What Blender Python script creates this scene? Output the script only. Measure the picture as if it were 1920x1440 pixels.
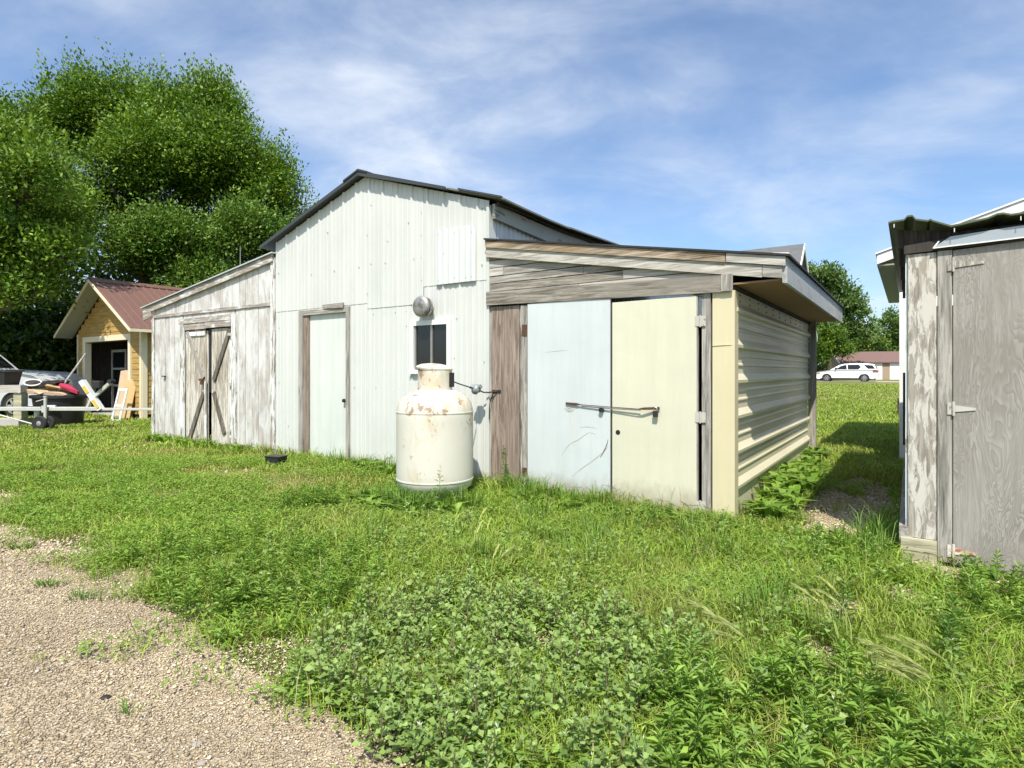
import bpy, math, random
import numpy as np
random.seed(7)
RNG = np.random.default_rng(11)
R = math.radians
for o in list(bpy.data.objects): bpy.data.objects.remove(o)
sc = bpy.context.scene
col = sc.collection

# ------------------------------------------------------------------ camera, sky, sun, exposure
CAM_H = 1.38
cd = bpy.data.cameras.new('camera'); cam = bpy.data.objects.new('camera', cd); col.objects.link(cam)
cam.location = (0, 0, CAM_H); cam.rotation_euler = (R(90), 0, 0)
cd.sensor_width = 36; cd.lens = 36 * 1090 / 1920; cd.shift_y = -23 / 1920
cd.clip_start = 0.05; cd.clip_end = 2000
sc.camera = cam
SUN = (-0.089, -0.678, 1.0)                       # direction to the sun: behind the camera, a little left
SUN_EL = math.atan2(1.0, math.hypot(SUN[0], SUN[1])); SUN_AZ = math.atan2(SUN[0], SUN[1])
w = bpy.data.worlds.new('World'); sc.world = w; w.use_nodes = True
nt = w.node_tree; nt.nodes.clear()
def wn(t, **k):
    n = nt.nodes.new(t)
    for a, b in k.items(): setattr(n, a, b)
    return n
out = wn('ShaderNodeOutputWorld'); bg = wn('ShaderNodeBackground'); bg.inputs['Strength'].default_value = 0.125
sky = wn('ShaderNodeTexSky', sky_type='NISHITA', sun_disc=False, sun_elevation=SUN_EL, sun_rotation=SUN_AZ % (2 * math.pi),
         altitude=300, air_density=1.0, dust_density=1.8, ozone_density=1.3)
tc = wn('ShaderNodeTexCoord'); sep = wn('ShaderNodeSeparateXYZ'); nt.links.new(tc.outputs['Generated'], sep.inputs[0])
zz = wn('ShaderNodeMath', operation='MAXIMUM'); nt.links.new(sep.outputs['Z'], zz.inputs[0]); zz.inputs[1].default_value = 0.0
za = wn('ShaderNodeMath', operation='ADD'); nt.links.new(zz.outputs[0], za.inputs[0]); za.inputs[1].default_value = 0.22
dx = wn('ShaderNodeMath', operation='DIVIDE'); nt.links.new(sep.outputs['X'], dx.inputs[0]); nt.links.new(za.outputs[0], dx.inputs[1])
dy = wn('ShaderNodeMath', operation='DIVIDE'); nt.links.new(sep.outputs['Y'], dy.inputs[0]); nt.links.new(za.outputs[0], dy.inputs[1])
cmb = wn('ShaderNodeCombineXYZ'); nt.links.new(dx.outputs[0], cmb.inputs[0]); nt.links.new(dy.outputs[0], cmb.inputs[1])
def cloud(scale, rot, sx, sy, lo, hi, dist, seed, detail=7, rough=.58):
    mp = wn('ShaderNodeMapping'); mp.inputs['Scale'].default_value = (sx, sy, 1); mp.inputs['Rotation'].default_value = (0, 0, R(rot))
    mp.inputs['Location'].default_value = (seed, seed * .7, 0)
    nt.links.new(cmb.outputs[0], mp.inputs[0])
    no = wn('ShaderNodeTexNoise'); nt.links.new(mp.outputs[0], no.inputs['Vector'])
    no.inputs['Scale'].default_value = scale; no.inputs['Detail'].default_value = detail; no.inputs['Roughness'].default_value = rough
    no.inputs['Distortion'].default_value = dist
    mr = wn('ShaderNodeMapRange', interpolation_type='SMOOTHSTEP'); nt.links.new(no.outputs['Fac'], mr.inputs['Value'])
    mr.inputs['From Min'].default_value = lo; mr.inputs['From Max'].default_value = hi
    return mr.outputs[0]
c1 = cloud(0.8, 20, 1.0, 1.1, .36, .80, .25, 5.2, 6, .55)
c2 = cloud(2.4, 70, 1.0, 1.25, .36, .80, .35, 1.4, 8, .6)
mul = wn('ShaderNodeMath', operation='MULTIPLY'); nt.links.new(c1, mul.inputs[0]); nt.links.new(c2, mul.inputs[1])
c3 = cloud(1.5, 50, 1.0, 1.6, .38, .85, .3, 9.3)
m3 = wn('ShaderNodeMath', operation='MULTIPLY'); nt.links.new(c3, m3.inputs[0]); m3.inputs[1].default_value = .62
m1 = wn('ShaderNodeMath', operation='MULTIPLY'); nt.links.new(c1, m1.inputs[0]); m1.inputs[1].default_value = .36
ad = wn('ShaderNodeMath', operation='ADD'); nt.links.new(mul.outputs[0], ad.inputs[0]); nt.links.new(m3.outputs[0], ad.inputs[1])
ad2 = wn('ShaderNodeMath', operation='ADD'); ad2.use_clamp = True; nt.links.new(ad.outputs[0], ad2.inputs[0]); nt.links.new(m1.outputs[0], ad2.inputs[1])
cf = wn('ShaderNodeMath', operation='MULTIPLY'); nt.links.new(ad2.outputs[0], cf.inputs[0]); cf.inputs[1].default_value = .85
tint = wn('ShaderNodeMix', data_type='RGBA', blend_type='MULTIPLY'); tint.inputs[0].default_value = 1
tint.inputs[7].default_value = (.95, 1.08, 1.20, 1); nt.links.new(sky.outputs[0], tint.inputs[6])
mx = wn('ShaderNodeMix', data_type='RGBA'); nt.links.new(cf.outputs[0], mx.inputs[0]); nt.links.new(tint.outputs[2], mx.inputs[6])
mx.inputs[7].default_value = (5.3, 5.75, 6.4, 1)
nt.links.new(mx.outputs[2], bg.inputs['Color']); nt.links.new(bg.outputs[0], out.inputs[0])
sl = bpy.data.lights.new('sun', 'SUN'); sl.energy = 5.0; sl.angle = R(0.55); sl.color = (1.0, .925, .80)
so = bpy.data.objects.new('sun', sl); col.objects.link(so); so.location = (-4, -30, 45)
from mathutils import Vector, Matrix
so.rotation_euler = Vector(SUN).to_track_quat('Z', 'Y').to_euler()
vs = sc.view_settings; vs.view_transform = 'Standard'; vs.look = 'None'; vs.exposure = 0.44; vs.gamma = 1; vs.use_curve_mapping = False

# ------------------------------------------------------------------ mesh helpers
class MB:
    def __init__(s): s.v = []; s.f = []
    def add(s, vs, fs):
        b = len(s.v); s.v += [tuple(p) for p in vs]; s.f += [tuple(b + i for i in f) for f in fs]; return s
    def box(s, x0, x1, y0, y1, z0, z1):
        return s.add([(x, y, z) for x in (x0, x1) for y in (y0, y1) for z in (z0, z1)],
                     [(0, 1, 3, 2), (4, 6, 7, 5), (0, 4, 5, 1), (2, 3, 7, 6), (0, 2, 6, 4), (1, 5, 7, 3)])
    def obox(s, c, a, b, n):
        c = Vector(c); a = Vector(a); b = Vector(b); n = Vector(n)
        return s.add([c + i * a + j * b + k * n for i in (-1, 1) for j in (-1, 1) for k in (-1, 1)],
                     [(0, 1, 3, 2), (4, 6, 7, 5), (0, 4, 5, 1), (2, 3, 7, 6), (0, 2, 6, 4), (1, 5, 7, 3)])
    def beam(s, p, q, w, d, up=(0, 0, 1)):
        p = Vector(p); q = Vector(q); a = (q - p) / 2; u = Vector(up)
        b = a.cross(u); b = b.normalized() * w / 2 if b.length > 1e-6 else Vector((w / 2, 0, 0))
        n = a.cross(b).normalized() * d / 2
        return s.obox((p + q) / 2, a, b, n)
    def prism(s, poly, lo, hi, axis='y'):
        def P(a, b, c): return {'y': (a, c, b), 'x': (c, a, b), 'z': (a, b, c)}[axis]
        n = len(poly)
        return s.add([P(a, b, lo) for a, b in poly] + [P(a, b, hi) for a, b in poly],
                     [tuple(range(n)), tuple(range(2 * n - 1, n - 1, -1))] + [(i, i + n, (i + 1) % n + n, (i + 1) % n) for i in range(n)])
    def tube(s, pts, r, n=8, cap=True):
        pts = [Vector(p) for p in pts]; rs = r if isinstance(r, (list, tuple)) else [r] * len(pts)
        b = len(s.v); ref = Vector((.3, .2, 1)).normalized()
        for i, p in enumerate(pts):
            t = (pts[min(i + 1, len(pts) - 1)] - pts[max(i - 1, 0)]).normalized()
            u = t.cross(ref)
            if u.length < .05: u = t.cross(Vector((1, 0, 0)))
            u.normalize(); v = t.cross(u)
            s.v += [tuple(p + rs[i] * (math.cos(k * 2 * math.pi / n) * u + math.sin(k * 2 * math.pi / n) * v)) for k in range(n)]
        for i in range(len(pts) - 1):
            for k in range(n):
                a = b + i * n; k2 = (k + 1) % n
                s.f.append((a + k, a + k2, a + n + k2, a + n + k))
        if cap:
            s.f.append(tuple(b + k for k in range(n))); s.f.append(tuple(b + (len(pts) - 1) * n + k for k in reversed(range(n))))
        return s
    def lathe(s, prof, c=(0, 0, 0), n=32, M=None):
        b = len(s.v); c = Vector(c)
        for r, z in prof:
            for k in range(n):
                p = Vector((r * math.cos(2 * math.pi * k / n), r * math.sin(2 * math.pi * k / n), z))
                if M is not None: p = M @ p
                s.v.append(tuple(p + c))
        for i in range(len(prof) - 1):
            for k in range(n):
                k2 = (k + 1) % n; a = b + i * n
                s.f.append((a + k, a + k2, a + n + k2, a + n + k))
        return s
    def build(s, name, m, parent=None, smooth=False, bevel=0):
        me = bpy.data.meshes.new(name); me.from_pydata(s.v, [], s.f); me.update()
        import bmesh
        bm = bmesh.new(); bm.from_mesh(me); bmesh.ops.recalc_face_normals(bm, faces=bm.faces)
        if bevel: bmesh.ops.bevel(bm, geom=list(bm.edges), offset=bevel, segments=1, affect='EDGES', profile=.5)
        bm.to_mesh(me); bm.free()
        if smooth:
            for p in me.polygons: p.use_smooth = True
            me.set_sharp_from_angle(angle=R(40))
        o = bpy.data.objects.new(name, me); col.objects.link(o); me.materials.append(m)
        if parent: o.parent = parent
        return o
def tag(o, label=None, cat=None, group=None, kind=None):
    if label: o['label'] = label
    if cat: o['category'] = cat
    if group: o['group'] = group
    if kind: o['kind'] = kind
    return o
def root(name, loc, rz, label, cat, group=None):
    o = bpy.data.objects.new(name, None); col.objects.link(o); o.location = loc; o.rotation_euler = (0, 0, rz); o.empty_display_size = .2
    return tag(o, label, cat, group)
def box(name, m, parent, *b, bevel=0): return MB().box(*b).build(name, m, parent, bevel=bevel)
def ribs(a0, a1, pitch, phase, wb, wt, depth, minors=(), mdepth=.005, mw=.022):
    pts = [(a0, 0.), (a1, 0.)]
    k = math.floor((a0 - phase) / pitch) - 1
    while phase + k * pitch < a1 + pitch:
        c = phase + k * pitch; k += 1
        for (cc, b, t, d) in [(c, wb, wt, depth)] + [(c + m * pitch, mw, mw * .4, mdepth) for m in minors]:
            for q, dd in ((-b / 2, 0), (-t / 2, d), (t / 2, d), (b / 2, 0)):
                if a0 < cc + q < a1: pts.append((cc + q, dd))
    pts.sort(); return pts

# ------------------------------------------------------------------ material helpers
def mk(name):
    m = bpy.data.materials.new(name); m.use_nodes = True; t = m.node_tree
    return m, t, t.nodes['Principled BSDF']
def coords(t, scale, rnd=True, gen='Object'):
    tcn = t.nodes.new('ShaderNodeTexCoord'); mp = t.nodes.new('ShaderNodeMapping'); mp.inputs['Scale'].default_value = scale
    t.links.new(tcn.outputs[gen], mp.inputs[0])
    if rnd:
        oi = t.nodes.new('ShaderNodeObjectInfo'); ml = t.nodes.new('ShaderNodeMath'); ml.operation = 'MULTIPLY'; ml.inputs[1].default_value = 37
        t.links.new(oi.outputs['Random'], ml.inputs[0]); t.links.new(ml.outputs[0], mp.inputs['Location'])
    return mp.outputs[0]
def noise(t, v, scale, detail=5, rough=.6, dist=0.):
    n = t.nodes.new('ShaderNodeTexNoise'); t.links.new(v, n.inputs['Vector'])
    n.inputs['Scale'].default_value = scale; n.inputs['Detail'].default_value = detail; n.inputs['Roughness'].default_value = rough
    n.inputs['Distortion'].default_value = dist; return n.outputs['Fac']
def mrange(t, v, a, b, c=0., d=1.):
    n = t.nodes.new('ShaderNodeMapRange'); n.interpolation_type = 'SMOOTHSTEP'; t.links.new(v, n.inputs['Value'])
    for k, x in zip(('From Min', 'From Max', 'To Min', 'To Max'), (a, b, c, d)): n.inputs[k].default_value = x
    return n.outputs[0]
def mix(t, f, a, b):
    n = t.nodes.new('ShaderNodeMix'); n.data_type = 'RGBA'
    for s, x in ((0, f), (6, a), (7, b)):
        if hasattr(x, 'links'): t.links.new(x, n.inputs[s])
        else: n.inputs[s].default_value = (x if s == 0 else (*x, 1))
    return n.outputs[2]
def math2(t, op, a, b):
    n = t.nodes.new('ShaderNodeMath'); n.operation = op
    for s, x in ((0, a), (1, b)):
        if hasattr(x, 'links'): t.links.new(x, n.inputs[s])
        else: n.inputs[s].default_value = x
    return n.outputs[0]
def bump(t, b, h, strength, dist=.01):
    n = t.nodes.new('ShaderNodeBump'); n.inputs['Strength'].default_value = strength; n.inputs['Distance'].default_value = dist
    t.links.new(h, n.inputs['Height']); t.links.new(n.outputs[0], b.inputs['Normal'])
def simple(name, c, rough=.6, metal=0., var=.12, scale=7., spec=.4, bmp=0., dirt=None, dirt_amt=.6):
    m, t, b = mk(name); v = coords(t, (1, 1, 1))
    n = noise(t, v, scale, 6, .65)
    cc = mix(t, n, tuple(x * (1 - var) for x in c), tuple(min(1, x * (1 + var)) for x in c))
    if dirt:
        d = mrange(t, noise(t, v, scale * .45, 8, .7, .4), dirt_amt, dirt_amt + .12)
        cc = mix(t, d, cc, dirt)
    t.links.new(cc, b.inputs['Base Color'])
    b.inputs['Roughness'].default_value = rough; b.inputs['Metallic'].default_value = metal; b.inputs['Specular IOR Level'].default_value = spec
    if bmp: bump(t, b, n, bmp)
    return m
def wood(name, ca, cb, cc, axis, paint=None, amt=.5, wear=.1, pstretch=3., bmp=.5, ps=3.0, pd=9):
    """weathered boards: grain along axis; paint flakes off where the stretched noise falls under amt"""
    m, t, b = mk(name)
    sc_ = [14, 14, 14]; sc_['xyz'.index(axis)] = .9
    v = coords(t, tuple(sc_)); g = noise(t, v, 2.2, 8, .7, .8)
    sc2 = [2.2, 2.2, 2.2]; sc2['xyz'.index(axis)] = .7
    v2 = coords(t, tuple(sc2)); l = noise(t, v2, 1.6, 5, .6, .5)
    f = mix(t, mrange(t, g, .36, .64), tuple(x * .8 for x in ca), tuple(x * 1.12 for x in cb)); f = mix(t, mrange(t, l, .42, .75), f, cc)
    sck = [30, 30, 30]; sck['xyz'.index(axis)] = .8
    cr = mrange(t, noise(t, coords(t, tuple(sck)), 1.2, 4, .6, .3), .30, .36)
    f = mix(t, cr, tuple(x * .35 for x in ca), f)
    h = g
    if paint:
        sp = [pstretch] * 3; sp['xyz'.index(axis)] = 1.
        vp = coords(t, tuple(sp)); p1 = noise(t, vp, ps, pd, .66, .6)
        p2 = noise(t, coords(t, (1, 1, 1)), 1.1, 3, .5)
        pm = mrange(t, math2(t, 'ADD', p1, math2(t, 'MULTIPLY', math2(t, 'SUBTRACT', p2, .5), .5)), amt - wear, amt + wear)
        pc = mix(t, noise(t, vp, 9, 4), tuple(x * .9 for x in paint), paint)
        f = mix(t, pm, f, pc); h = math2(t, 'ADD', math2(t, 'MULTIPLY', g, .6), math2(t, 'MULTIPLY', pm, .5))
    t.links.new(f, b.inputs['Base Color']); b.inputs['Roughness'].default_value = .85; b.inputs['Specular IOR Level'].default_value = .2
    bump(t, b, h, bmp, .006)
    return m
def painted_metal(name, c, c2, streak='z', rough=.42, rust=None, spots=.0, dents=.12, mud=0.):
    m, t, b = mk(name)
    s = [5, 5, 5]; s['xyz'.index(streak)] = .35
    st = noise(t, coords(t, tuple(s)), 2.0, 6, .65); bl = noise(t, coords(t, (1, 1, 1)), .9, 4, .6)
    f = mix(t, mrange(t, st, .3, .75), c, c2); f = mix(t, mrange(t, bl, .35, .8, 0, .5), f, tuple(x * .86 for x in c2))
    if mud:
        tz = t.nodes.new('ShaderNodeTexCoord'); sz = t.nodes.new('ShaderNodeSeparateXYZ'); t.links.new(tz.outputs['Object'], sz.inputs[0])
        mm = math2(t, 'ADD', mrange(t, sz.outputs['Z'], mud, .0), math2(t, 'MULTIPLY', math2(t, 'SUBTRACT', noise(t, coords(t, (2, 2, 1)), 5, 7, .7), .5), 1.3))
        f = mix(t, mrange(t, mm, .35, 1.1, 0, .6), f, (.30, .26, .19))
    if rust:
        sp = mrange(t, noise(t, coords(t, (1, 1, 1)), 9, 8, .75, .3), .72 - spots, .76 - spots)
        f = mix(t, sp, f, rust)
    t.links.new(f, b.inputs['Base Color']); t.links.new(mrange(t, st, .2, .8, rough - .08, rough + .14), b.inputs['Roughness'])
    bump(t, b, bl, dents, .04)
    return m
def leafmat(name, trans=.32, rough=.55):
    m, t, b = mk(name); t.nodes.remove(b)
    at = t.nodes.new('ShaderNodeAttribute'); at.attribute_name = 'col'
    d = t.nodes.new('ShaderNodeBsdfPrincipled'); d.inputs['Roughness'].default_value = rough; d.inputs['Specular IOR Level'].default_value = .25
    tr = t.nodes.new('ShaderNodeBsdfTranslucent'); ms = t.nodes.new('ShaderNodeMixShader'); ms.inputs[0].default_value = trans
    gm = t.nodes.new('ShaderNodeMix'); gm.data_type = 'RGBA'; gm.blend_type = 'MULTIPLY'; gm.inputs[0].default_value = 1; gm.inputs[7].default_value = (1.25, 1.2, .55, 1)
    t.links.new(at.outputs['Color'], gm.inputs[6]); t.links.new(at.outputs['Color'], d.inputs['Base Color']); t.links.new(gm.outputs[2], tr.inputs['Color'])
    t.links.new(d.outputs[0], ms.inputs[1]); t.links.new(tr.outputs[0], ms.inputs[2])
    t.links.new(ms.outputs[0], t.nodes['Material Output'].inputs[0]); return m

M = {}
M['sheet_white'] = painted_metal('white_sheet_metal', (.58, .60, .575), (.52, .545, .525), 'z', .45, rust=(.42, .36, .27), spots=-.05, mud=.3)
M['sheet_patch'] = painted_metal('patch_sheet_metal', (.61, .635, .63), (.555, .585, .585), 'z', .4)
M['sheet_cream'] = painted_metal('cream_sheet_metal', (.70, .665, .50), (.62, .59, .44), 'y', .42, rust=(.2, .13, .07), spots=-.02)
M['trim_cream'] = painted_metal('cream_trim', (.62, .56, .37), (.57, .515, .345), 'z', .45)
M['galv'] = painted_metal('galvanised_sheet', (.50, .54, .55), (.42, .46, .48), 'z', .38)
M['galv_bright'] = simple('bright_galvanised', (.36, .36, .355), .55, .7, .35, 14, dirt=(.20, .18, .15), dirt_amt=.50)
M['door_blue'] = painted_metal('pale_blue_door_paint', (.555, .60, .61), (.50, .55, .565), 'z', .5, rust=(.34, .3, .22), spots=-.03, dents=.3, mud=.5)
M['door_cream'] = painted_metal('pale_cream_door_paint', (.615, .605, .475), (.565, .56, .44), 'z', .5, rust=(.4, .38, .25), spots=-.05, dents=.3, mud=.5)
M['door_grey'] = painted_metal('chalky_door_paint', (.62, .66, .62), (.54, .58, .55), 'z', .6, rust=(.3, .3, .28), spots=-.03)
GA, GB, GC = (.20, .187, .165), (.395, .38, .345), (.295, .28, .255)
M['wood_x'] = wood('weathered_board_level', GA, GB, GC, 'x')
M['wood_x_pale'] = wood('pale_weathered_board_level', (.31, .295, .26), (.49, .475, .43), (.41, .395, .355), 'x')
M['wood_x_stain'] = wood('stained_fascia_board', (.13, .10, .065), (.40, .33, .25), (.26, .19, .12), 'x')
M['wood_x_old'] = wood('dark_weathered_board_level', (.15, .135, .11), (.31, .29, .25), (.22, .205, .175), 'x')
M['wood_y'] = wood('weathered_board_deep', GA, GB, GC, 'y')
M['wood_z'] = wood('weathered_board_upright', GA, GB, GC, 'z')
M['wood_z_dark'] = wood('dark_brace_board', (.07, .06, .05), (.19, .17, .145), (.12, .105, .09), 'z')
M['wood_z_brown'] = wood('brown_weathered_plank', (.17, .13, .105), (.30, .245, .205), (.24, .195, .165), 'z')
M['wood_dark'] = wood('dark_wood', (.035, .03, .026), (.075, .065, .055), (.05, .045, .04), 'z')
PW = (.70, .72, .715)
M['peel_z'] = wood('peeling_white_board', (.33, .305, .275), (.46, .43, .395), (.40, .37, .335), 'z', (.63, .64, .63), .475, .16, 2.6, .3, 2.0, 7)
M['peel_door'] = wood('flaking_white_door_board', (.22, .19, .15), (.42, .375, .30), (.33, .29, .235), 'z', (.62, .60, .54), .50, .09, 10., .7)
M['peel_x'] = wood('peeling_white_trim', (.24, .21, .18), (.40, .36, .32), (.30, .27, .24), 'x', (.64, .655, .65), .575, .09, 4., .5)
M['peel_trim_z'] = wood('peeling_white_upright_trim', (.22, .19, .16), (.40, .36, .31), (.30, .27, .24), 'z', PW, .47, .06, 5., .6)
M['peel_corner'] = wood('flaking_paint_plywood', (.23, .21, .175), (.36, .33, .285), (.29, .265, .225), 'z', (.55, .53, .48), .52, .06, 5.0, .7, 6.0, 10)
M['fascia_blue'] = wood('blue_grey_fascia_paint', (.26, .26, .24), (.36, .37, .36), (.32, .33, .33), 'y', (.40, .43, .44), .42, .1, 2., .3)
M['fascia_olive'] = wood('peeling_eave_board', (.12, .12, .10), (.26, .27, .24), (.19, .2, .175), 'y', (.36, .38, .36), .40, .06, 4., .5)
M['treated'] = wood('greenish_treated_timber', (.30, .29, .19), (.46, .44, .31), (.38, .37, .25), 'x')
M['soffit'] = simple('orange_brown_soffit', (.27, .165, .09), .8, 0, .12, 5)
M['roof_dark'] = simple('dark_roof_sheet', (.045, .052, .055), .5, 0, .15, 5)
M['roof_olive'] = simple('olive_roof_sheet', (.15, .16, .12), .55, 0, .2, 4, dirt=(.10, .08, .06), dirt_amt=.6)
M['felt'] = simple('black_roofing_felt', (.03, .03, .032), .9, 0, .3, 20, bmp=.4)
M['green_sheet'] = simple('dark_green_roof_sheet', (.085, .105, .06), .5, 0, .15, 4)
M['glass_dark'] = simple('dark_window_glass', (.012, .013, .014), .06, 0, .1, 3, spec=.6)
M['white_frame'] = simple('white_window_frame', (.72, .74, .72), .45, 0, .06, 9)
M['black_plastic'] = simple('black_plastic', (.018, .018, .02), .45, 0, .2, 6)
M['rubber'] = simple('black_rubber', (.022, .022, .022), .8, 0, .2, 15)
M['rust'] = simple('rusty_iron', (.105, .052, .032), .85, .2, .35, 25, bmp=.4)
M['iron'] = simple('dark_iron', (.05, .045, .042), .6, .6, .3, 20)
M['steel'] = simple('worn_steel', (.38, .37, .35), .4, .7, .2, 12)
M['hinge_white'] = simple('white_painted_hinge', (.46, .45, .41), .6, 0, .2, 20, dirt=(.26, .16, .1), dirt_amt=.54)
M['hinge_rust'] = simple('rusty_painted_hinge', (.62, .58, .52), .7, 0, .2, 20, dirt=(.33, .13, .06), dirt_amt=.47)
M['clear_flash'] = simple('grey_flashing', (.36, .40, .43), .35, .2, .15, 3)
M['white_line'] = simple('white_flashing_edge', (.75, .75, .73), .5, 0, .1, 9)
M['white_siding'] = simple('white_siding', (.76, .78, .80), .5, 0, .05, 4)
M['soffit_green'] = simple('olive_soffit_paint', (.30, .31, .24), .7, 0, .1, 5)
M['yellow'] = wood('ochre_siding', (.40, .26, .085), (.46, .31, .11), (.36, .235, .08), 'x', bmp=.2)
M['cream_trim_wood'] = simple('cream_wood_trim', (.72, .64, .46), .6, 0, .08, 6)
M['brown_roof'] = painted_metal('brown_ribbed_roof', (.165, .088, .068), (.135, .074, .058), 'x', .5)
M['shingle'] = simple('grey_shingle', (.12, .125, .13), .9, 0, .35, 5, bmp=.5)
M['brown_shingle'] = simple('brown_shingle', (.17, .105, .095), .9, 0, .3, 5, bmp=.4)
M['brick_tan'] = simple('tan_brick_wall', (.34, .26, .19), .9, 0, .2, 6)
M['white_car'] = simple('white_car_paint', (.80, .81, .82), .25, 0, .02, 1, spec=.6)
M['silver_car'] = simple('silver_car_paint', (.52, .55, .58), .35, .15, .06, 2, spec=.6)
M['lamp_amber'] = simple('hazy_headlight', (.42, .38, .28), .3, 0, .15, 8)
M['lamp_red'] = simple('red_tail_light', (.30, .02, .02), .25, 0, .1, 8)
M['alloy'] = simple('alloy_rim', (.5, .5, .5), .3, .7, .1, 10)
M['cardboard'] = simple('cardboard', (.50, .38, .25), .85, 0, .15, 6)
M['red_cloth'] = simple('red_fabric', (.33, .02, .06), .8, 0, .2, 9)
M['osb'] = simple('strand_board', (.52, .36, .17), .85, 0, .4, 22)
M['label_white'] = simple('pale_sticker', (.62, .70, .76), .5, 0, .06, 9)
M['sticker_yellow'] = simple('yellow_sticker', (.62, .42, .06), .5, 0, .15, 14)
M['trailer'] = simple('weathered_galvanised_frame', (.50, .51, .47), .55, .25, .18, 8, dirt=(.30, .22, .15), dirt_amt=.62)
M['grey_stone'] = simple('grey_stone', (.30, .27, .235), .9, 0, .3, 40)
M['concrete'] = simple('concrete', (.40, .39, .36), .9, 0, .15, 8)
M['rope'] = simple('pale_rope', (.6, .58, .5), .9, 0, .1, 9)
M['regulator'] = simple('grey_regulator', (.26, .29, .30), .5, .3, .3, 25)
M['bark'] = wood('tree_bark', (.06, .048, .036), (.12, .10, .08), (.08, .07, .055), 'z', bmp=1.)
M['leaf'] = leafmat('grass_and_leaves', .30)
M['tree_leaf'] = leafmat('tree_foliage', .25, .5)
M['awn'] = leafmat('pale_awns', .4, .5)

# plywood with a strong rotary-cut grain
def plywood():
    m, t, b = mk('silvered_plywood')
    v = coords(t, (2.4, 2.4, .5), False)
    n = noise(t, v, 2.0, 4, .55, .6)
    wv = math2(t, 'FRACT', math2(t, 'MULTIPLY', n, 30.), 0.)
    g = mrange(t, wv, .0, .95)
    fine = noise(t, coords(t, (30, 30, 1.4), False), 1.6, 6, .7)
    msk = mrange(t, noise(t, coords(t, (1, 1, .5), False), 1.7, 2, .5), .40, .60, .25, .95)
    f = mix(t, math2(t, 'MULTIPLY', math2(t, 'SUBTRACT', 1., g), msk), (.345, .33, .305), (.19, .175, .155)); f = mix(t, mrange(t, fine, .42, .62, 0., .55), f, (.225, .21, .19))
    low = noise(t, coords(t, (1, 1, .8), False), 2.2, 4, .6)
    f = mix(t, mrange(t, low, .42, .68, 0, .6), f, (.25, .23, .205))
    pt = mrange(t, noise(t, coords(t, (9, 9, 4), False), 2.2, 8, .7), .69, .73)
    f = mix(t, pt, f, (.58, .56, .52))
    t.links.new(f, b.inputs['Base Color']); b.inputs['Roughness'].default_value = .88; b.inputs['Specular IOR Level'].default_value = .2
    bump(t, b, math2(t, 'ADD', g, fine), .35, .003); return m
M['plywood'] = plywood()
# white tank with rust creeping over its shoulder and running down
def tankmat():
    m, t, b = mk('rust_streaked_white_paint')
    v = coords(t, (1, 1, 1), False)
    tcn = t.nodes.new('ShaderNodeTexCoord'); sp = t.nodes.new('ShaderNodeSeparateXYZ'); t.links.new(tcn.outputs['Object'], sp.inputs[0])
    zf = mrange(t, sp.outputs['Z'], .5, 1.2)
    zb = mrange(t, sp.outputs['Z'], .22, .05)
    f = mix(t, noise(t, v, 2.5, 6, .65), (.65, .635, .565), (.54, .525, .455))
    st = noise(t, coords(t, (3.2, 3.2, 1.3), False), 2.0, 7, .7, .6)
    ye = mrange(t, math2(t, 'ADD', st, math2(t, 'MULTIPLY', zf, .10)), .52, .74, 0, .6)
    f = mix(t, ye, f, (.50, .39, .22))
    n1 = noise(t, v, 11, 9, .74, .5); n2 = noise(t, v, 3.1, 3, .5)
    s = math2(t, 'ADD', math2(t, 'ADD', n1, math2(t, 'MULTIPLY', math2(t, 'ADD', zf, math2(t, 'MULTIPLY', zb, .4)), .115)), math2(t, 'MULTIPLY', math2(t, 'SUBTRACT', n2, .5), .42))
    f = mix(t, mrange(t, s, .66, .715, 0, .85), f, (.25, .15, .085))
    sp2 = mrange(t, noise(t, v, 24, 6, .72), .655, .70, 0, .8)
    f = mix(t, sp2, f, (.25, .2, .15))
    t.links.new(f, b.inputs['Base Color']); b.inputs['Roughness'].default_value = .5; bump(t, b, n1, .15, .004); return m
M['tank'] = tankmat()
def groundmat():
    m, t, b = mk('soil_and_thatch')
    v = coords(t, (1, 1, 1), False)
    a = noise(t, v, .35, 5, .6); c = noise(t, v, 2.4, 8, .7); d = noise(t, v, 26, 8, .75)
    f = mix(t, mrange(t, c, .35, .65), (.125, .165, .035), (.20, .215, .065))
    f = mix(t, mrange(t, a, .45, .68, 0, .8), f, (.27, .255, .10))
    f = mix(t, mrange(t, d, .45, .7, 0, .6), f, (.09, .085, .04))
    t.links.new(f, b.inputs['Base Color']); b.inputs['Roughness'].default_value = 1; b.inputs['Specular IOR Level'].default_value = .05
    bump(t, b, d, .8, .05); return m
M['ground'] = groundmat()
def gravelmat(name, warm=1.):
    m, t, b = mk(name)
    v = coords(t, (1, 1, 1), False)
    vo = t.nodes.new('ShaderNodeTexVoronoi'); t.links.new(v, vo.inputs['Vector']); vo.inputs['Scale'].default_value = 95
    sepc = t.nodes.new('ShaderNodeSeparateColor'); t.links.new(vo.outputs['Color'], sepc.inputs[0])
    a = noise(t, v, .6, 5, .6); c = noise(t, v, 7, 6, .7)
    f = mix(t, sepc.outputs[0], (.32, .255, .17), (.56, .475, .34))
    f = mix(t, mrange(t, a, .35, .7, 0, .55), f, (.26, .21, .145))
    f = mix(t, mrange(t, c, .55, .75, 0, .5), f, (.23, .175, .12))
    t.links.new(f, b.inputs['Base Color']); b.inputs['Roughness'].default_value = .95; b.inputs['Specular IOR Level'].default_value = .1
    bump(t, b, math2(t, 'ADD', vo.outputs['Distance'], c), .9, .012); return m
M['gravel'] = gravelmat('tan_gravel')
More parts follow.
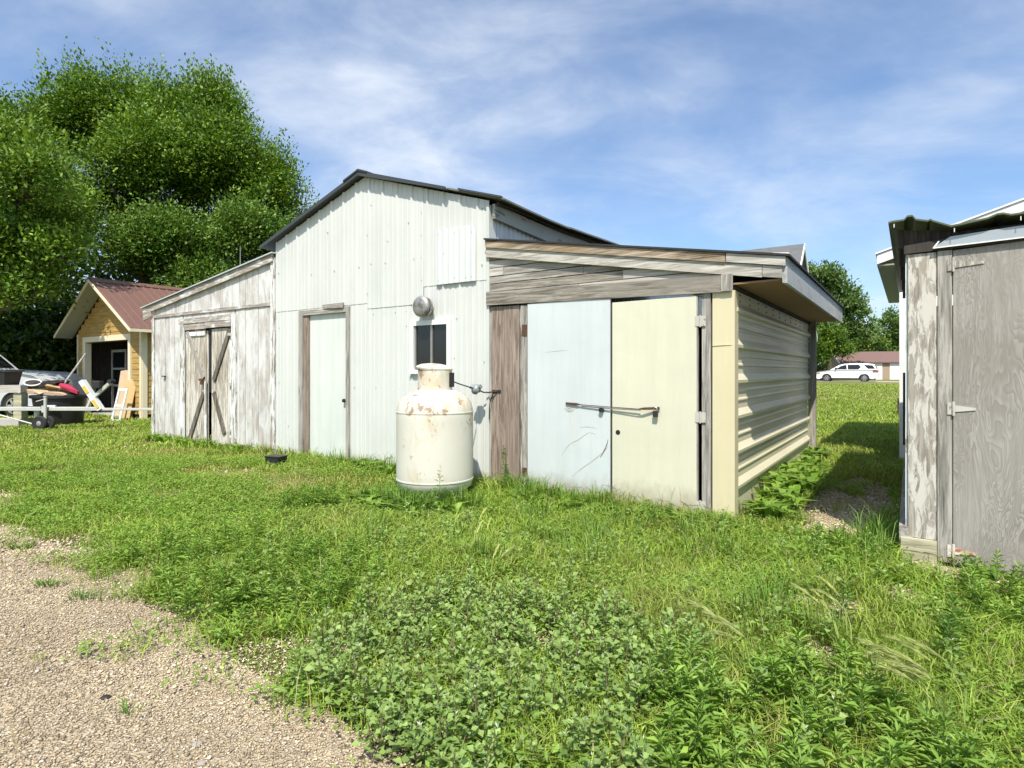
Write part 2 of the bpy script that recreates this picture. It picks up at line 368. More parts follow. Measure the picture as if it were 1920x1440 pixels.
M['road'] = simple('pale_gravel_street', (.42, .38, .33), .95, 0, .12, 2)

# ------------------------------------------------------------------ the ground
TH = R(-34.4); CT, ST = math.cos(TH), math.sin(TH); OX, OY = 2.07, 5.53
def l2w(x, y): return (OX + x * CT - y * ST, OY + x * ST + y * CT)
def w2l(X, Y): X = X - OX; Y = Y - OY; return X * CT + Y * ST, -X * ST + Y * CT
def ss(x): x = np.clip(x, 0, 1); return x * x * (3 - 2 * x)
def gh(X, Y):
    x, y = w2l(np.asarray(X, float), np.asarray(Y, float)); dip = .075 * ss((x + 4.2) / 1.6) * ss((1.1 - x) / .8) * ss((y + 2.6) / 1.3) * ss((1.6 - y) / 1.2)
    return .45 * ss((np.asarray(Y, float) - 14) / 44) * ss((np.asarray(X, float) + 1) / 8) - dip
def vnoise(X, Y, s, seed=0):
    X = np.asarray(X, float) / s + 913.7 + seed * 17.3; Y = np.asarray(Y, float) / s + 577.1 + seed * 31.7
    xi = np.floor(X).astype(np.int64); yi = np.floor(Y).astype(np.int64); fx = X - xi; fy = Y - yi
    fx = fx * fx * (3 - 2 * fx); fy = fy * fy * (3 - 2 * fy)
    def h(a, b):
        n = (a * 374761393 + b * 668265263 + seed * 1442695) & 0xffffffff; n = ((n ^ (n >> 13)) * 1274126177) & 0xffffffff
        return ((n ^ (n >> 16)) & 0xffff) / 65535.
    return (h(xi, yi) * (1 - fx) + h(xi + 1, yi) * fx) * (1 - fy) + (h(xi, yi + 1) * (1 - fx) + h(xi + 1, yi + 1) * fx) * fy
def fbm(X, Y, s, seed=0): return .55 * vnoise(X, Y, s, seed) + .3 * vnoise(X, Y, s * .45, seed + 1) + .15 * vnoise(X, Y, s * .2, seed + 2)
def axis_pts(lo, hi, fine_lo, fine_hi, step):
    a = list(np.arange(fine_lo, fine_hi + 1e-6, step)); s = step; x = fine_lo; left = []
    while x > lo: s *= 1.35; x -= s; left.append(x)
    s = step; x = fine_hi; right = []
    while x < hi: s *= 1.35; x += s; right.append(x)
    return left[::-1] + a + right
gx = axis_pts(-900, 900, -9, 9, .4); gy = axis_pts(-60, 1100, -2, 16, .4)
mb = MB(); nx, ny = len(gx), len(gy)
mb.v = [(x, y, float(gh(x, y))) for y in gy for x in gx]
mb.f = [(j * nx + i, j * nx + i + 1, (j + 1) * nx + i + 1, (j + 1) * nx + i) for j in range(ny - 1) for i in range(nx - 1)]
tag(mb.build('ground', M['ground'], smooth=True), 'grassy soil of the yard', kind='structure')
def edge_y(x):                                     # ragged grass edge of the driveway, in the sheds' own axes
    return -3.93 + .22 * (vnoise(x, 0 * x, 1.3, 3) - .5) + .22 * (vnoise(x, 0 * x, .45, 5) - .5) - .30 * ss((np.asarray(x, float) + 3.3) / 1.6)
mb = MB(); xs = np.arange(-40, 20.01, .12)
for x in xs:
    for (y, z) in ((-13., .006), (float(edge_y(x)), .006)):
        X, Y = l2w(x, y); mb.v.append((X, Y, z))
mb.f = [(2 * i, 2 * i + 2, 2 * i + 3, 2 * i + 1) for i in range(len(xs) - 1)]
tag(mb.build('driveway', M['gravel']), 'tan gravel driveway along the sheds', kind='structure')
def patch(name, pts, z, m=M['gravel']):
    mb = MB(); c = np.mean(pts, axis=0); out_ = []
    n = len(pts)
    for i in range(n):
        for k in range(8):
            p = np.array(pts[i]) * (1 - k / 8) + np.array(pts[(i + 1) % n]) * k / 8
            p = c + (p - c) * (.9 + .25 * float(vnoise(p[0], p[1], .25, 9))); out_.append(p)
    mb.v = [(*l2w(*c), z + float(gh(*l2w(*c))))] + [(*l2w(*p), z + float(gh(*l2w(*p)))) for p in out_]; k = len(out_)
    mb.f = [(0, 1 + i, 1 + (i + 1) % k) for i in range(k)]
    return tag(mb.build(name, m), kind='structure')
ALLEY = [(.48, .5), (.62, -.15), (1.0, -.25), (1.3, .9), (1.2, 2.6), (.85, 3.1), (.58, 1.8)]
FRONT = [(1.3, -.62), (1.5, -.95), (2.1, -1.15), (3.6, -1.2), (3.6, -.6)]
patch('gravel_path', ALLEY, .004); patch('gravel_path', FRONT, .004)

# ------------------------------------------------------------------ the shed: gabled middle, two lean-tos
SH = root('shed', (OX, OY, 0), TH, 'long shed with white ribbed-metal gable, grey wooden lean-to and cream metal side', 'shed')
def gz(x): return 4.19 - .318 * abs(x + 5.08)              # underside of the gable roof
def wall_sheet(x0, x1, z0, z1, y, pitch=.28, phase=-7.22, m=M['sheet_white'], depth=.020, minors=(.33, .66), name='metal_panel', md=.005):
    pr = ribs(x0, x1, pitch, phase, .055, .022, depth, minors, md)
    if callable(z1): pr = sorted(pr + ([(-5.08, 0.)] if x0 < -5.08 < x1 else []))
    f = z1 if callable(z1) else (lambda x: z1)
    b = MB(); n = len(pr); th = .003
    for a, d in pr:
        b.v += [(a, y - d, z0), (a, y - d, f(a)), (a, y - d + th, z0), (a, y - d + th, f(a))]
    for i in range(n - 1):
        p, q = 4 * i, 4 * i + 4
        b.f += [(p, q, q + 1, p + 1), (p + 2, p + 3, q + 3, q + 2), (p, p + 2, q + 2, q), (p + 1, q + 1, q + 3, p + 3)]
    e = 4 * n - 4; b.f += [(0, 1, 3, 2), (e, e + 2, e + 3, e + 1)]
    return b.build(name, m, SH)
wall_sheet(-7.22, -6.56, 0, 2.38, 0.); wall_sheet(-6.56, -5.42, 2.33, 2.38, 0.); wall_sheet(-5.42, -5.0, 0, 2.39, 0.)
wall_sheet(-5.0, -4.13, 0, 2.30, -.004); wall_sheet(-4.13, -3.93, 2.05, 2.30, -.004)
wall_sheet(-3.93, -3.45, 2.05, 2.53, 0.); wall_sheet(-4.13, -3.45, -.08, 1.37, -.004); wall_sheet(-3.45, -2.845, -.08, 2.53, 0.)
wall_sheet(-7.22, -5.0, 2.365, gz, -.006); wall_sheet(-5.02, -3.93, 2.285, gz, -.011); wall_sheet(-3.95, -2.845, 2.512, gz, -.006)
b = MB(); pts = [(-3.69, 2.515), (-3.03, 2.50), (-3.03, 3.13), (-3.07, 3.21), (-3.68, 3.235)]
pr = ribs(-3.69, -3.03, .092, -3.64, .05, .02, .009)
def ptop(x): return 3.235 - (x + 3.69) * .04 if x < -3.07 else 3.21 - (x + 3.07) * 2.
n = len(pr)
for a, d in pr: b.v += [(a, -.034 - d, 2.512), (a, -.034 - d, ptop(a)), (a, -.031, 2.512), (a, -.031, ptop(a))]
for i in range(n - 1):
    p, q = 4 * i, 4 * i + 4; b.f += [(p, q, q + 1, p + 1), (p + 2, p + 3, q + 3, q + 2), (p, p + 2, q + 2, q), (p + 1, q + 1, q + 3, p + 3)]
tag(b.build('patch_panel', M['sheet_patch'], SH), 'brighter white patch sheet high on the gable')
b = MB()
for (x, z) in [(-5.02 + .08 * (i % 2), 2.5 + .42 * i) for i in range(4)] + [(-3.96, 2.6 + .3 * i) for i in range(4)] + [(-6.3 + .55 * i, 2.9) for i in range(6)] + \
        [(-4.9 + .22 * i, 2.2) for i in range(4)] + [(-5.3 + .45 * i, 1.15) for i in range(3)] + [(-2.95, 3.4), (-2.95, 2.7), (-2.92, 1.5), (-3.4, 1.55), (-7.15, 3.0), (-7.15, 2.1), (-7.15, 1.2), (-6.9, .5),
        (-3.64, 3.16), (-3.36, 3.15), (-3.09, 3.12), (-3.64, 2.56), (-3.36, 2.57), (-3.18, 2.56), (-3.09, 2.56)] + [(-4.25, 2.0), (-3.36, 2.06), (-4.6, 3.2), (-5.9, 3.5), (-4.2, 3.4)]:
    b.tube([(x, -.004, z), (x, (-.045 if (-3.7 < x < -3.02 and 2.5 < z < 3.25) else -.020) if z > 2.4 else -.011, z)], .0065, 6)
tag(b.build('screw_heads', M['steel'], SH), kind='stuff')
box('corner_trim', M['sheet_white'], SH, -2.865, -2.825, -.035, .12, -.1, 3.42)
# inner wall behind the sheets, with side and back walls of the gabled part
MB().prism([(-7.2, 0), (-6.46, 0), (-6.46, 2.2), (-5.5, 2.2), (-5.5, 0), (-4.05, 0), (-4.05, 2.0), (-3.5, 2.0), (-3.5, 0), (-2.86, 0), (-2.86, gz(-2.86) - .03), (-5.08, 4.15), (-7.2, gz(-7.2) - .03)], .07, .12).build('inner_wall', M['wood_dark'], SH)
box('inner_wall', M['wood_dark'], SH, -7.2, -7.1, .125, 9.0, 0, 3.4)
MB().prism([(-7.2, 0), (-2.86, 0), (-2.86, 3.4), (-5.08, 4.12), (-7.2, 3.4)], 9.0, 9.1).build('back_wall', M['sheet_white'], SH)
# corrugated side wall of the gable above the right lean-to
pr = ribs(.13, 9.0, .1, .15, .085, .02, .022); b = MB()
for a, d in pr: b.v += [(-2.84 + d, a, 2.0), (-2.84 + d, a, 3.40), (-2.86, a, 2.0), (-2.86, a, 3.40)]
for i in range(len(pr) - 1):
    p, q = 4 * i, 4 * i + 4; b.f += [(p, q, q + 1, p + 1), (p + 2, p + 3, q + 3, q + 2), (p + 1, q + 1, q + 3, p + 3)]
b.build('corrugated_side_wall', M['galv'], SH)
# roof of the gabled part: left slope, right slope in two lapped sheets, edge trims, sagging eave
def roof_slope(xa, xb, y0, y1, m, lift=0., name='roof_sheet', sag=0., dy=.5):
    b = MB(); n = max(2, int((y1 - y0) / dy)); N = 8
    for i in range(n + 1):
        y = y0 + (y1 - y0) * i / n
        for k in range(N + 1):
            x = xa + (xb - xa) * k / N
            z = 4.235 - .318 * abs(x + 5.08) + lift - (sag * math.sin(y * 1.3) * abs(x + 5.08) / 2.4 if sag else 0)
            b.v += [(x, y, z), (x, y, z - .022)]
    W = 2 * (N + 1)
    for i in range(n):
        for k in range(N):
            p = i * W + 2 * k; q = p + W
            b.f += [(p, p + 2, q + 2, q), (p + 1, q + 1, q + 3, p + 3)]
            if i == 0: b.f.append((p, p + 1, p + 3, p + 2))
            if i == n - 1: b.f.append((q, q + 2, q + 3, q + 1))
        p = i * W; b.f += [(p, p + W, p + W + 1, p + 1), (p + W - 2, p + W - 1, p + 2 * W - 1, p + 2 * W - 2)]
    return b.build(name, m, SH)
roof_slope(-7.52, -5.08, -.10, 9.2, M['roof_dark'])
roof_slope(-5.08, -3.46, -.10, 9.2, M['roof_dark'])
roof_slope(-3.46, -2.58, -.08, 1.6, M['roof_olive'], .012, sag=.02); roof_slope(-3.46, -2.56, 1.55, 9.2, M['roof_olive'], .03, sag=.03)
roof_slope(-3.26, -2.60, -.11, -.06, M['roof_dark'], .028, dy=.02)
b = MB(); b.prism([(-7.52, 3.475), (-5.08, 4.25), (-5.08, 4.195), (-7.52, 3.42)], -.125, -.102); b.build('rake_trim', M['roof_dark'], SH)
b = MB(); b.prism([(-5.08, 4.25), (-3.46, 3.735), (-3.46, 3.70), (-5.08, 4.18)], -.125, -.102); b.build('rake_trim', M['roof_dark'], SH)
b = MB(); b.prism([(-5.4, 4.17), (-5.08, 4.275), (-4.9, 4.21), (-4.9, 4.19), (-5.08, 4.25), (-5.4, 4.145)], -.14, 9.2); b.build('ridge_cap', M['roof_dark'], SH)
b = MB(); b.prism([(.0, 3.43), (1.2, 3.40), (3, 3.42), (9, 3.40), (9, 3.22), (3, 3.21), (1.2, 3.20), (0, 3.25)], -2.80, -2.76, 'x'); b.build('eave_board', M['fascia_olive'], SH)
b = MB(); b.tube([(-2.72, y, 3.425 + .012 * math.sin(y * 3)) for y in np.arange(0, 9, .3)], .022, 5); b.build('eave_strip', M['wood_dark'], SH)

# grey door in the gable wall
D = box('door', M['door_grey'], SH, -6.385, -5.475, .03, .066, .05, 2.265)
MB().lathe([(0, .05), (.026, .045), (.03, .02), (.014, .0)], (-5.535, .02, .95), 12, Matrix.Rotation(R(90), 3, 'X')).build('knob', M['iron'], D, smooth=True)
box('door_frame', M['wood_z'], SH, -6.60, -6.50, -.03, .066, 0, 2.345); box('door_frame', M['wood_z_brown'], SH, -6.498, -6.39, .002, .066, 0, 2.265)
box('door_frame', M['wood_z'], SH, -5.47, -5.40, -.03, .066, 0, 2.345); box('door_frame', M['wood_x'], SH, -6.498, -5.472, -.022, .066, 2.268, 2.342)
MB().prism([(-6.0, 2.40), (-5.5, 2.405), (-5.52, 2.33), (-5.75, 2.335), (-5.98, 2.36)], -.045, -.031).build('loose_strip', M['wood_x'], SH)
box('threshold', M['peel_x'], SH, -6.385, -5.475, -.04, .066, 0, .048)
# window with two panes
W_ = box('window', M['white_frame'], SH, -4.15, -3.435, -.045, .03, 1.36, 1.405)
for bx_ in ((-4.15, -4.085, 1.407, 2.06), (-3.50, -3.435, 1.407, 2.06)): box('frame', M['white_frame'], W_, bx_[0], bx_[1], -.045, .03, bx_[2], bx_[3])
box('frame', M['white_frame'], W_, -4.083, -3.502, -.045, .03, 1.995, 2.06)
box('mullion', M['steel'], W_, -3.80, -3.765, -.02, .02, 1.407, 1.993); box('mullion', M['steel'], W_, -4.083, -4.06, -.02, .02, 1.407, 1.993)
box('pane', M['glass_dark'], W_, -4.058, -3.802, .0, .012, 1.407, 1.993); box('pane', M['glass_dark'], W_, -3.763, -3.502, .0, .012, 1.407, 1.993)
box('sill', M['white_frame'], W_, -4.16, -3.43, -.06, -.046, 1.352, 1.40)
# round vent cap
Mx = Matrix.Rotation(R(90), 3, 'X')
V = MB().lathe([(.085, 0), (.085, .12)], (-3.83, -.02, 2.23), 24, Mx).build('vent', M['galv_bright'], SH, smooth=True)
MB().lathe([(.10, .06), (.128, .062), (.128, .095), (.10, .097)], (-3.83, -.02, 2.23), 28, Mx).build('ring', M['galv_bright'], V, smooth=True)
MB().lathe([(.115, .13), (.138, .132), (.138, .150), (.128, .166), (.09, .180), (.045, .187), (0, .189)], (-3.83, -.02, 2.23), 28, Mx).build('cap', M['galv_bright'], V, smooth=True)

# left lean-to: peeling boards, sloped fascia, double door
def lz(x): return 2.70 + (x + 11.45) * .1345
x = -11.44; k = 0
while x < -7.31:
    wd = random.choice((.20, .22, .25, .19)); x1 = min(x + wd, -7.305)
    z1 = 2.478
    segs = [(x, x1)]
    if x1 > -10.26 and x < -8.42: segs = [(a, c) for a, c in ((x, min(x1, -10.26)), (max(x, -8.42), x1)) if c - a > .02]
    for a, c in segs: box('board', M['peel_z'], SH, a, c - .007, -.012 - .004 * (k % 2), .012, 0, z1)
    a, c = x, x1 - .006; MB().prism([(a, 2.535), (c, 2.535), (c, lz(c)), (a, lz(a))], -.012 - .003 * (k % 2), .012).build('board', M['peel_z'], SH)
    x = x1; k += 1
for a, c in ((-10.24, -8.44),): box('board', M['peel_z'], SH, a, c, -.012, .012, 2.40, 2.478)
box('trim_strip', M['peel_x'], SH, -11.50, -7.30, -.036, -.018, 2.48, 2.533)
box('corner_board', M['peel_trim_z'], SH, -11.49, -11.40, -.04, -.02, 0, 2.478); box('corner_board', M['peel_trim_z'], SH, -7.33, -7.225, -.045, .02, 0, 3.27)
MB().prism([(-11.80, 2.57), (-7.24, 3.195), (-7.24, 3.31), (-11.80, 2.69)], -.075, -.045).build('fascia', M['peel_x'], SH)
MB().prism([(-11.83, 2.70), (-7.20, 3.325), (-7.20, 3.345), (-11.83, 2.72)], -.11, 6.2).build('lean_to_roof', M['galv'], SH)
MB().prism([(-11.80, 2.45), (-11.45, 2.50), (-11.45, 2.62), (-11.80, 2.57)], -.07, -.04).build('eave_end', M['peel_x'], SH)
box('side_wall', M['peel_z'], SH, -11.45, -11.40, .013, 6.0, 0, 2.66); box('back_wall', M['peel_z'], SH, -11.40, -7.23, 5.95, 6.0, 0, 2.66)
box('inner_wall', M['wood_dark'], SH, -11.395, -7.23, .30, .33, 0, 2.65)
box('door_trim', M['peel_trim_z'], SH, -10.30, -10.17, -.05, -.017, 0, 2.30); box('door_trim', M['peel_trim_z'], SH, -8.50, -8.37, -.05, -.017, 0, 2.40)
box('door_trim', M['peel_x'], SH, -10.36, -8.502, -.052, -.017, 2.302, 2.40)
box('header_strip', M['peel_x'], SH, -10.165, -9.42, -.04, -.013, 2.18, 2.298); box('header_strip', M['peel_x'], SH, -9.40, -8.52, -.046, -.013, 2.19, 2.296)
def barn_leaf(x0, x1, n, tilt, y, lab):
    Lf = box('door', M['peel_door'], SH, x0, x1, y + .022, y + .034, .06, 2.15); Lf['label'] = lab
    wdt = (x1 - x0) / n
    for i in range(n):
        a = x0 + i * wdt; s = tilt
        MB().prism([(a, .04 + .02 * (i % 2)), (a + wdt - .008, .04 + .02 * (i % 2)), (a + wdt - .008 + s, 2.17), (a + s, 2.17)], y, y + .02).build('plank', M['peel_door'], Lf)
    return Lf
L1 = barn_leaf(-10.16, -9.40, 4, -.05, .0, 'left leaf of the flaking double door, leaning ajar')
L2 = barn_leaf(-9.24, -8.52, 4, .0, .0, 'right leaf of the flaking double door')
def brace(p, q, lf, m=M['wood_z_dark'], wd=.10): MB().beam((p[0], -.016, p[1]), (q[0], -.016, q[1]), wd, .026, (0, 1, 0)).build('brace', m, lf)
brace((-10.08, 2.14), (-9.50, 1.26), L1, M['wood_z']); brace((-10.0, .10), (-9.50, .98), L1); brace((-8.60, 2.14), (-9.14, 1.22), L2); brace((-9.14, 1.0), (-8.78, .26), L2)
box('edge_board', M['peel_trim_z'], L1, -9.47, -9.40, -.018, -.001, .02, 1.2); box('edge_board', M['peel_trim_z'], L2, -8.60, -8.53, -.018, -.001, .2, 2.1)
box('cross_rail', M['peel_trim_z'], L1, -10.14, -9.45, -.022, -.004, 2.06, 2.14)
box('hasp', M['rust'], L1, -9.62, -9.46, -.045, -.03, 1.21, 1.25); box('hasp', M['rust'], L1, -9.54, -9.47, -.06, -.046, 1.14, 1.24)
for z in (2.02, 1.13, .32): box('hinge', M['hinge_white'], L2, -8.60, -8.49, -.062, -.051, z, z + .05)
box('hook', M['iron'], SH, -11.0, -10.93, -.07, -.018, 1.28, 1.30)
box('edge_strip', M['black_plastic'], SH, -9.385, -9.33, .03, .05, 1.0, 2.18)

# right lean-to front: sloped fascia boards, level planks, header, post, doors
def rz(x): return 2.99 - (x + 2.84) * .1705                   # top of the roof deck
def slab(x0, x1, d0, d1, y0, y1, m, name): return MB().prism([(x0, rz(x0) - d1), (x1, rz(x1) - d1), (x1, rz(x1) - d0), (x0, rz(x0) - d0)], y0, y1).build(name, m, SH)
slab(-2.85, -.02, .012, .098, -.085, -.045, M['wood_x_stain'], 'fascia_board'); slab(-.012, .50, .012, .094, -.083, -.045, M['wood_x_pale'], 'fascia_board')
slab(-2.85, .30, .100, .212, -.066, -.035, M['wood_x_pale'], 'fascia_board'); slab(.305, .47, .100, .205, -.064, -.035, M['wood_x'], 'fascia_board')
slab(-2.86, .535, -.012, .008, -.10, 5.12, M['felt'], 'roof_covering')
rows = [(2.24, 2.352), (2.352, 2.45), (2.45, 2.54), (2.54, 2.64), (2.64, 2.735), (2.735, 2.84)]
cuts = [[-2.84, -1.6, 0], [-2.84, -1.08, 0], [-2.84, -1.55, 0], [-2.84, -2.62, -1.3, 0], [-2.84, -1.9], [-2.84, -2.2]]
pk = 0
def under(x): return rz(x) - .19
for r_, (z0, z1) in enumerate(rows):
    cs = cuts[r_]; xe = (2.99 - .19 - z0) / .1705 - 2.84; cs = [c for c in cs if c < xe] + [min(xe, 0.)]
    for a, c in zip(cs[:-1], cs[1:]):
        if c - a < .05: continue
        xt = (2.99 - .19 - z1) / .1705 - 2.84
        poly = [(a + .003, z0 + .007), (c - .003, z0 + .007)] + ([(c - .003, z1 - .002)] if xt >= c else [(c - .003, max(z0 + .006, under(c)))] + ([(xt, z1 - .002)] if xt > a else [])) + [(a + .003, min(z1 - .002, under(a)))]
        MB().prism(poly, -.012 - .016 * random.random(), .006).build('plank', M[('wood_x', 'wood_x_pale', 'wood_x_old', 'wood_x_pale', 'wood_x', 'wood_x_old', 'wood_x_pale')[pk % 7]], SH); pk += 1
MB().prism([(-2.85, 2.19), (0.0, 2.135), (0.0, 2.296), (-2.85, 2.352)], -.062, -.027).build('header_board', M['wood_x_old'], SH)
MB().prism([(-.06, 2.142), (.045, 2.14), (.045, 2.30), (-.06, 2.30)], -.072, -.063).build('header_end', M['wood_z'], SH)
box('plank', M['wood_z_brown'], SH, -2.80, -2.615, -.020, .01, -.1, 2.17); box('plank', M['wood_z_brown'], SH, -2.61, -2.39, -.026, .01, -.1, 2.165)
box('plank', M['wood_z'], SH, -2.836, -2.803, -.01, .02, 0, 2.17)
b = MB()
for i in range(13):
    z = 2.16 * i / 12; wv = .018 * math.sin(i * 2.1) + .008 * math.sin(i * 5.)
    b.v += [(-2.385 + wv * .6, -.012, z), (-2.345 + wv, -.045, z), (-2.265, -.04, z), (-2.265, .05, z), (-2.385, .05, z)]
for i in range(12):
    for k in range(5): p = 5 * i; b.f.append((p + k, p + (k + 1) % 5, p + 5 + (k + 1) % 5, p + 5 + k))
b.f += [(0, 1, 2, 3, 4), (64, 63, 62, 61, 60)]; b.build('post', M['wood_z'], SH)
box('rusty_plate', M['rust'], SH, -2.335, -2.268, -.05, -.046, 1.80, 1.93); box('rusty_plate', M['rust'], SH, -2.33, -2.268, -.05, -.046, .16, .26)
DA = box('door', M['door_blue'], SH, -2.255, -1.212, -.052, -.010, -.06, 2.168, bevel=.003); DA['label'] = 'pale blue steel door slab with rust scratches'
DB = MB().prism([(-1.190, -.06), (-.300, -.06), (-.300, 2.118), (-1.190, 2.112)], -.046, -.006).build('door', M['door_cream'], SH, bevel=.003); DB['label'] = 'pale cream steel door slab'
box('edge_strip', M['wood_z'], DB, -.298, -.288, -.044, -.008, .03, 2.118); box('edge_strip', M['steel'], DA, -1.211, -1.205, -.050, -.012, .03, 2.16)
box('post', M['wood_z'], SH, -.252, -.170, -.03, .06, -.1, 2.14)
hb = lambda x, z, lf: [box('hinge', M['hinge_white'], lf, x - .050, x - .004, -.051, -.047, z - .05, z + .05), box('hinge', M['hinge_white'], lf, x + .004, x + .050, -.046, -.041, z - .05, z + .05), MB().tube([(x, -.056, z - .058), (x, -.056, z + .058)], .008, 8).build('hinge', M['hinge_white'], lf)]
for z in (1.872, .937, .075): hb(-.262, z, DB)
# latch strap, knob, keyhole
S_ = MB()
path = [(-1.74, -.068, 1.028), (-1.60, -.075, 1.024), (-1.55, -.075, 1.02), (-1.20, -.085, 1.008), (-.88, -.10, .998), (-.82, -.098, 1.004), (-.665, -.066, 1.012)]
hw = [.013, .013, .004, .0035, .004, .013, .014]
for (x, y, z), h in zip(path, hw): S_.v += [(x, y, z - h), (x, y, z + h), (x, y + .006, z - h), (x, y + .006, z + h)]
for i in range(6):
    p, q = 4 * i, 4 * i + 4; S_.f += [(p, q, q + 1, p + 1), (p + 2, p + 3, q + 3, q + 2), (p, p + 2, q + 2, q), (p + 1, q + 1, q + 3, p + 3)]
S_.f += [(0, 1, 3, 2), (24, 26, 27, 25)]; S_.build('latch_bar', M['rust'], SH)
S2 = MB()
for (x0, z0, x1, z1) in ((-1.55, 1.004, -1.205, .992), (-1.19, .992, -.86, .986)): S2.beam((x0, -.064, z0), (x1, -.075, z1), .014, .004, (0, 1, 0))
S2.build('latch_rod', M['steel'], SH)
MB().tube([(-1.303, -.05, .972), (-1.303, -.09, .972)], .026, 14).build('knob', M['black_plastic'], DA)
MB().tube([(-1.124, -.044, .741), (-1.124, -.048, .741)], .026, 14).build('lock_hole', M['black_plastic'], DB)
def ribbon(pts, wdt, name='rust_scratch', m=M['rust'], y=-.0535):
    b = MB()
    for i, (x, z) in enumerate(pts):
        q = pts[min(i + 1, len(pts) - 1)]; p = pts[max(i - 1, 0)]; dx_, dz_ = q[0] - p[0], q[1] - p[1]; l = math.hypot(dx_, dz_) or 1
        ww = wdt * (.4 + .6 * math.sin(math.pi * (i + .5) / len(pts))) * random.uniform(.6, 1.2); b.v += [(x - dz_ / l * ww, y, z + dx_ / l * ww), (x + dz_ / l * ww, y, z - dx_ / l * ww)]
    b.f = [(2 * i, 2 * i + 1, 2 * i + 3, 2 * i + 2) for i in range(len(pts) - 1)]
    return b.build(name, m, DA)
def arc(cx, cz, r, a0, a1, n=14, sq=1.): return [(cx + r * math.cos(R(a0 + (a1 - a0) * i / n)), cz + sq * r * math.sin(R(a0 + (a1 - a0) * i / n))) for i in range(n + 1)]
ribbon(arc(-1.47, .72, .17, 50, 125, sq=.35), .0013); ribbon([(-1.80 + .42 * t, .44 + .26 * math.sin(t * 1.9) + .02 * math.sin(9 * t)) for t in np.linspace(0, 1, 16)], .0014)
ribbon([(-1.66 + .42 * t + .05 * math.sin(3 * t), .22 + .36 * t ** .8) for t in np.linspace(0, 1, 14)], .0015); ribbon([(-1.235 - .09 * t ** 1.5, .66 - .2 * t) for t in np.linspace(0, 1, 10)], .005)
ribbon([(-2.02 + .30 * t, 1.60 + .02 * t) for t in np.linspace(0, 1, 10)], .001)
for k in range(3): ribbon(arc(-1.70, 1.0, .03 + .018 * k, 200, 330, 8), .0022)
for x, l in ((-1.69, .25), (-1.64, .42)): ribbon([(x, 1.0 - l * t) for t in np.linspace(0, 1, 6)], .004, 'rust_streak', M['sticker_stain'] if 'sticker_stain' in M else M['door_cream'])
# cream corner trim, ribbed side wall, eave
MB().prism([(-.152, -.028), (.022, -.034), (.055, -.034), (.055, .105), (.045, .105), (.045, -.022), (-.152, -.018)], -.1, 2.15, 'z').build('corner_trim', M['trim_cream'], SH)
box('trim_band', M['trim_cream'], SH, -.152, .03, -.0385, -.0345, 1.632, 1.637)
def side_sheet(z0, z1, lift, name='metal_panel'):
    pr = [(z0, 0.), (z1, 0.)]
    for k in range(7):
        c = .285 + .3425 * k
        for q, d in ((-.058, 0), (-.040, .036), (-.012, .038), (.05, 0)):
            if z0 < c + q < z1: pr.append((c + q, d))
        for mo in (.135, .225):
            for q, d in ((-.014, 0), (-.008, .010), (.004, .010), (.022, 0)):
                if z0 < c + mo + q < z1: pr.append((c + mo + q, d))
    pr.sort(); b = MB(); Y0, Y1 = .05, 5.0
    for z, d in pr: b.v += [(.012 + d + lift, Y0, z), (.012 + d + lift, Y1, z), (.009 + lift, Y0, z), (.009 + lift, Y1, z)]
    for i in range(len(pr) - 1):
        p, q = 4 * i, 4 * i + 4; b.f += [(p, p + 1, q + 1, q), (p + 2, q + 2, q + 3, p + 3), (p, q, q + 2, p + 2), (p + 1, p + 3, q + 3, q + 1)]
    e = 4 * len(pr) - 4; b.f += [(0, 2, 3, 1), (e, e + 1, e + 3, e + 2)]
    return b.build(name, M['sheet_cream'], SH)
side_sheet(-.09, .93, 0); side_sheet(.905, 1.84, .006); side_sheet(1.815, 2.19, .012)
box('top_strip', M['sheet_cream'], SH, .026, .034, .06, 1.15, 2.05, 2.16); box('top_strip', M['sheet_cream'], SH, .026, .032, 1.16, 4.95, 2.04, 2.15)
b = MB()
for y in np.arange(.25, 4.9, .42):
    for z in (2.07, 2.13): b.tube([(.03, y, z), (.042, y, z)], .008, 6)
tag(b.build('screw_heads', M['iron'], SH), kind='stuff')
box('inner_wall', M['wood_dark'], SH, -.03, .005, .07, 5.0, 0, 2.28); box('back_wall', M['wood_z'], SH, -2.84, .0, 5.01, 5.06, 0, 2.4)
box('corner_post', M['wood_z'], SH, .02, .13, 5.02, 5.14, 0, 2.24)
slab(.47, .51, .012, .245, -.05, 5.1, M['fascia_blue'], 'eave_fascia')
b = MB(); b.prism([(.015, 2.20), (.468, 2.205), (.468, 2.222), (.015, 2.217)], -.03, 2.3); b.build('soffit', M['soffit'], SH)
b = MB(); b.prism([(.015, 2.20), (.468, 2.205), (.468, 2.222), (.015, 2.217)], 2.31, 5.08); b.build('soffit', M['soffit'], SH)
box('soffit_rail', M['wood_dark'], SH, .016, .06, .0, 5.0, 2.165, 2.198)
b = MB(); b.prism([(.36, 2.475), (.50, 2.452), (.50, 2.475), (.36, 2.49)], .1, .16); b.build('roof_scrap', M['white_line'], SH)

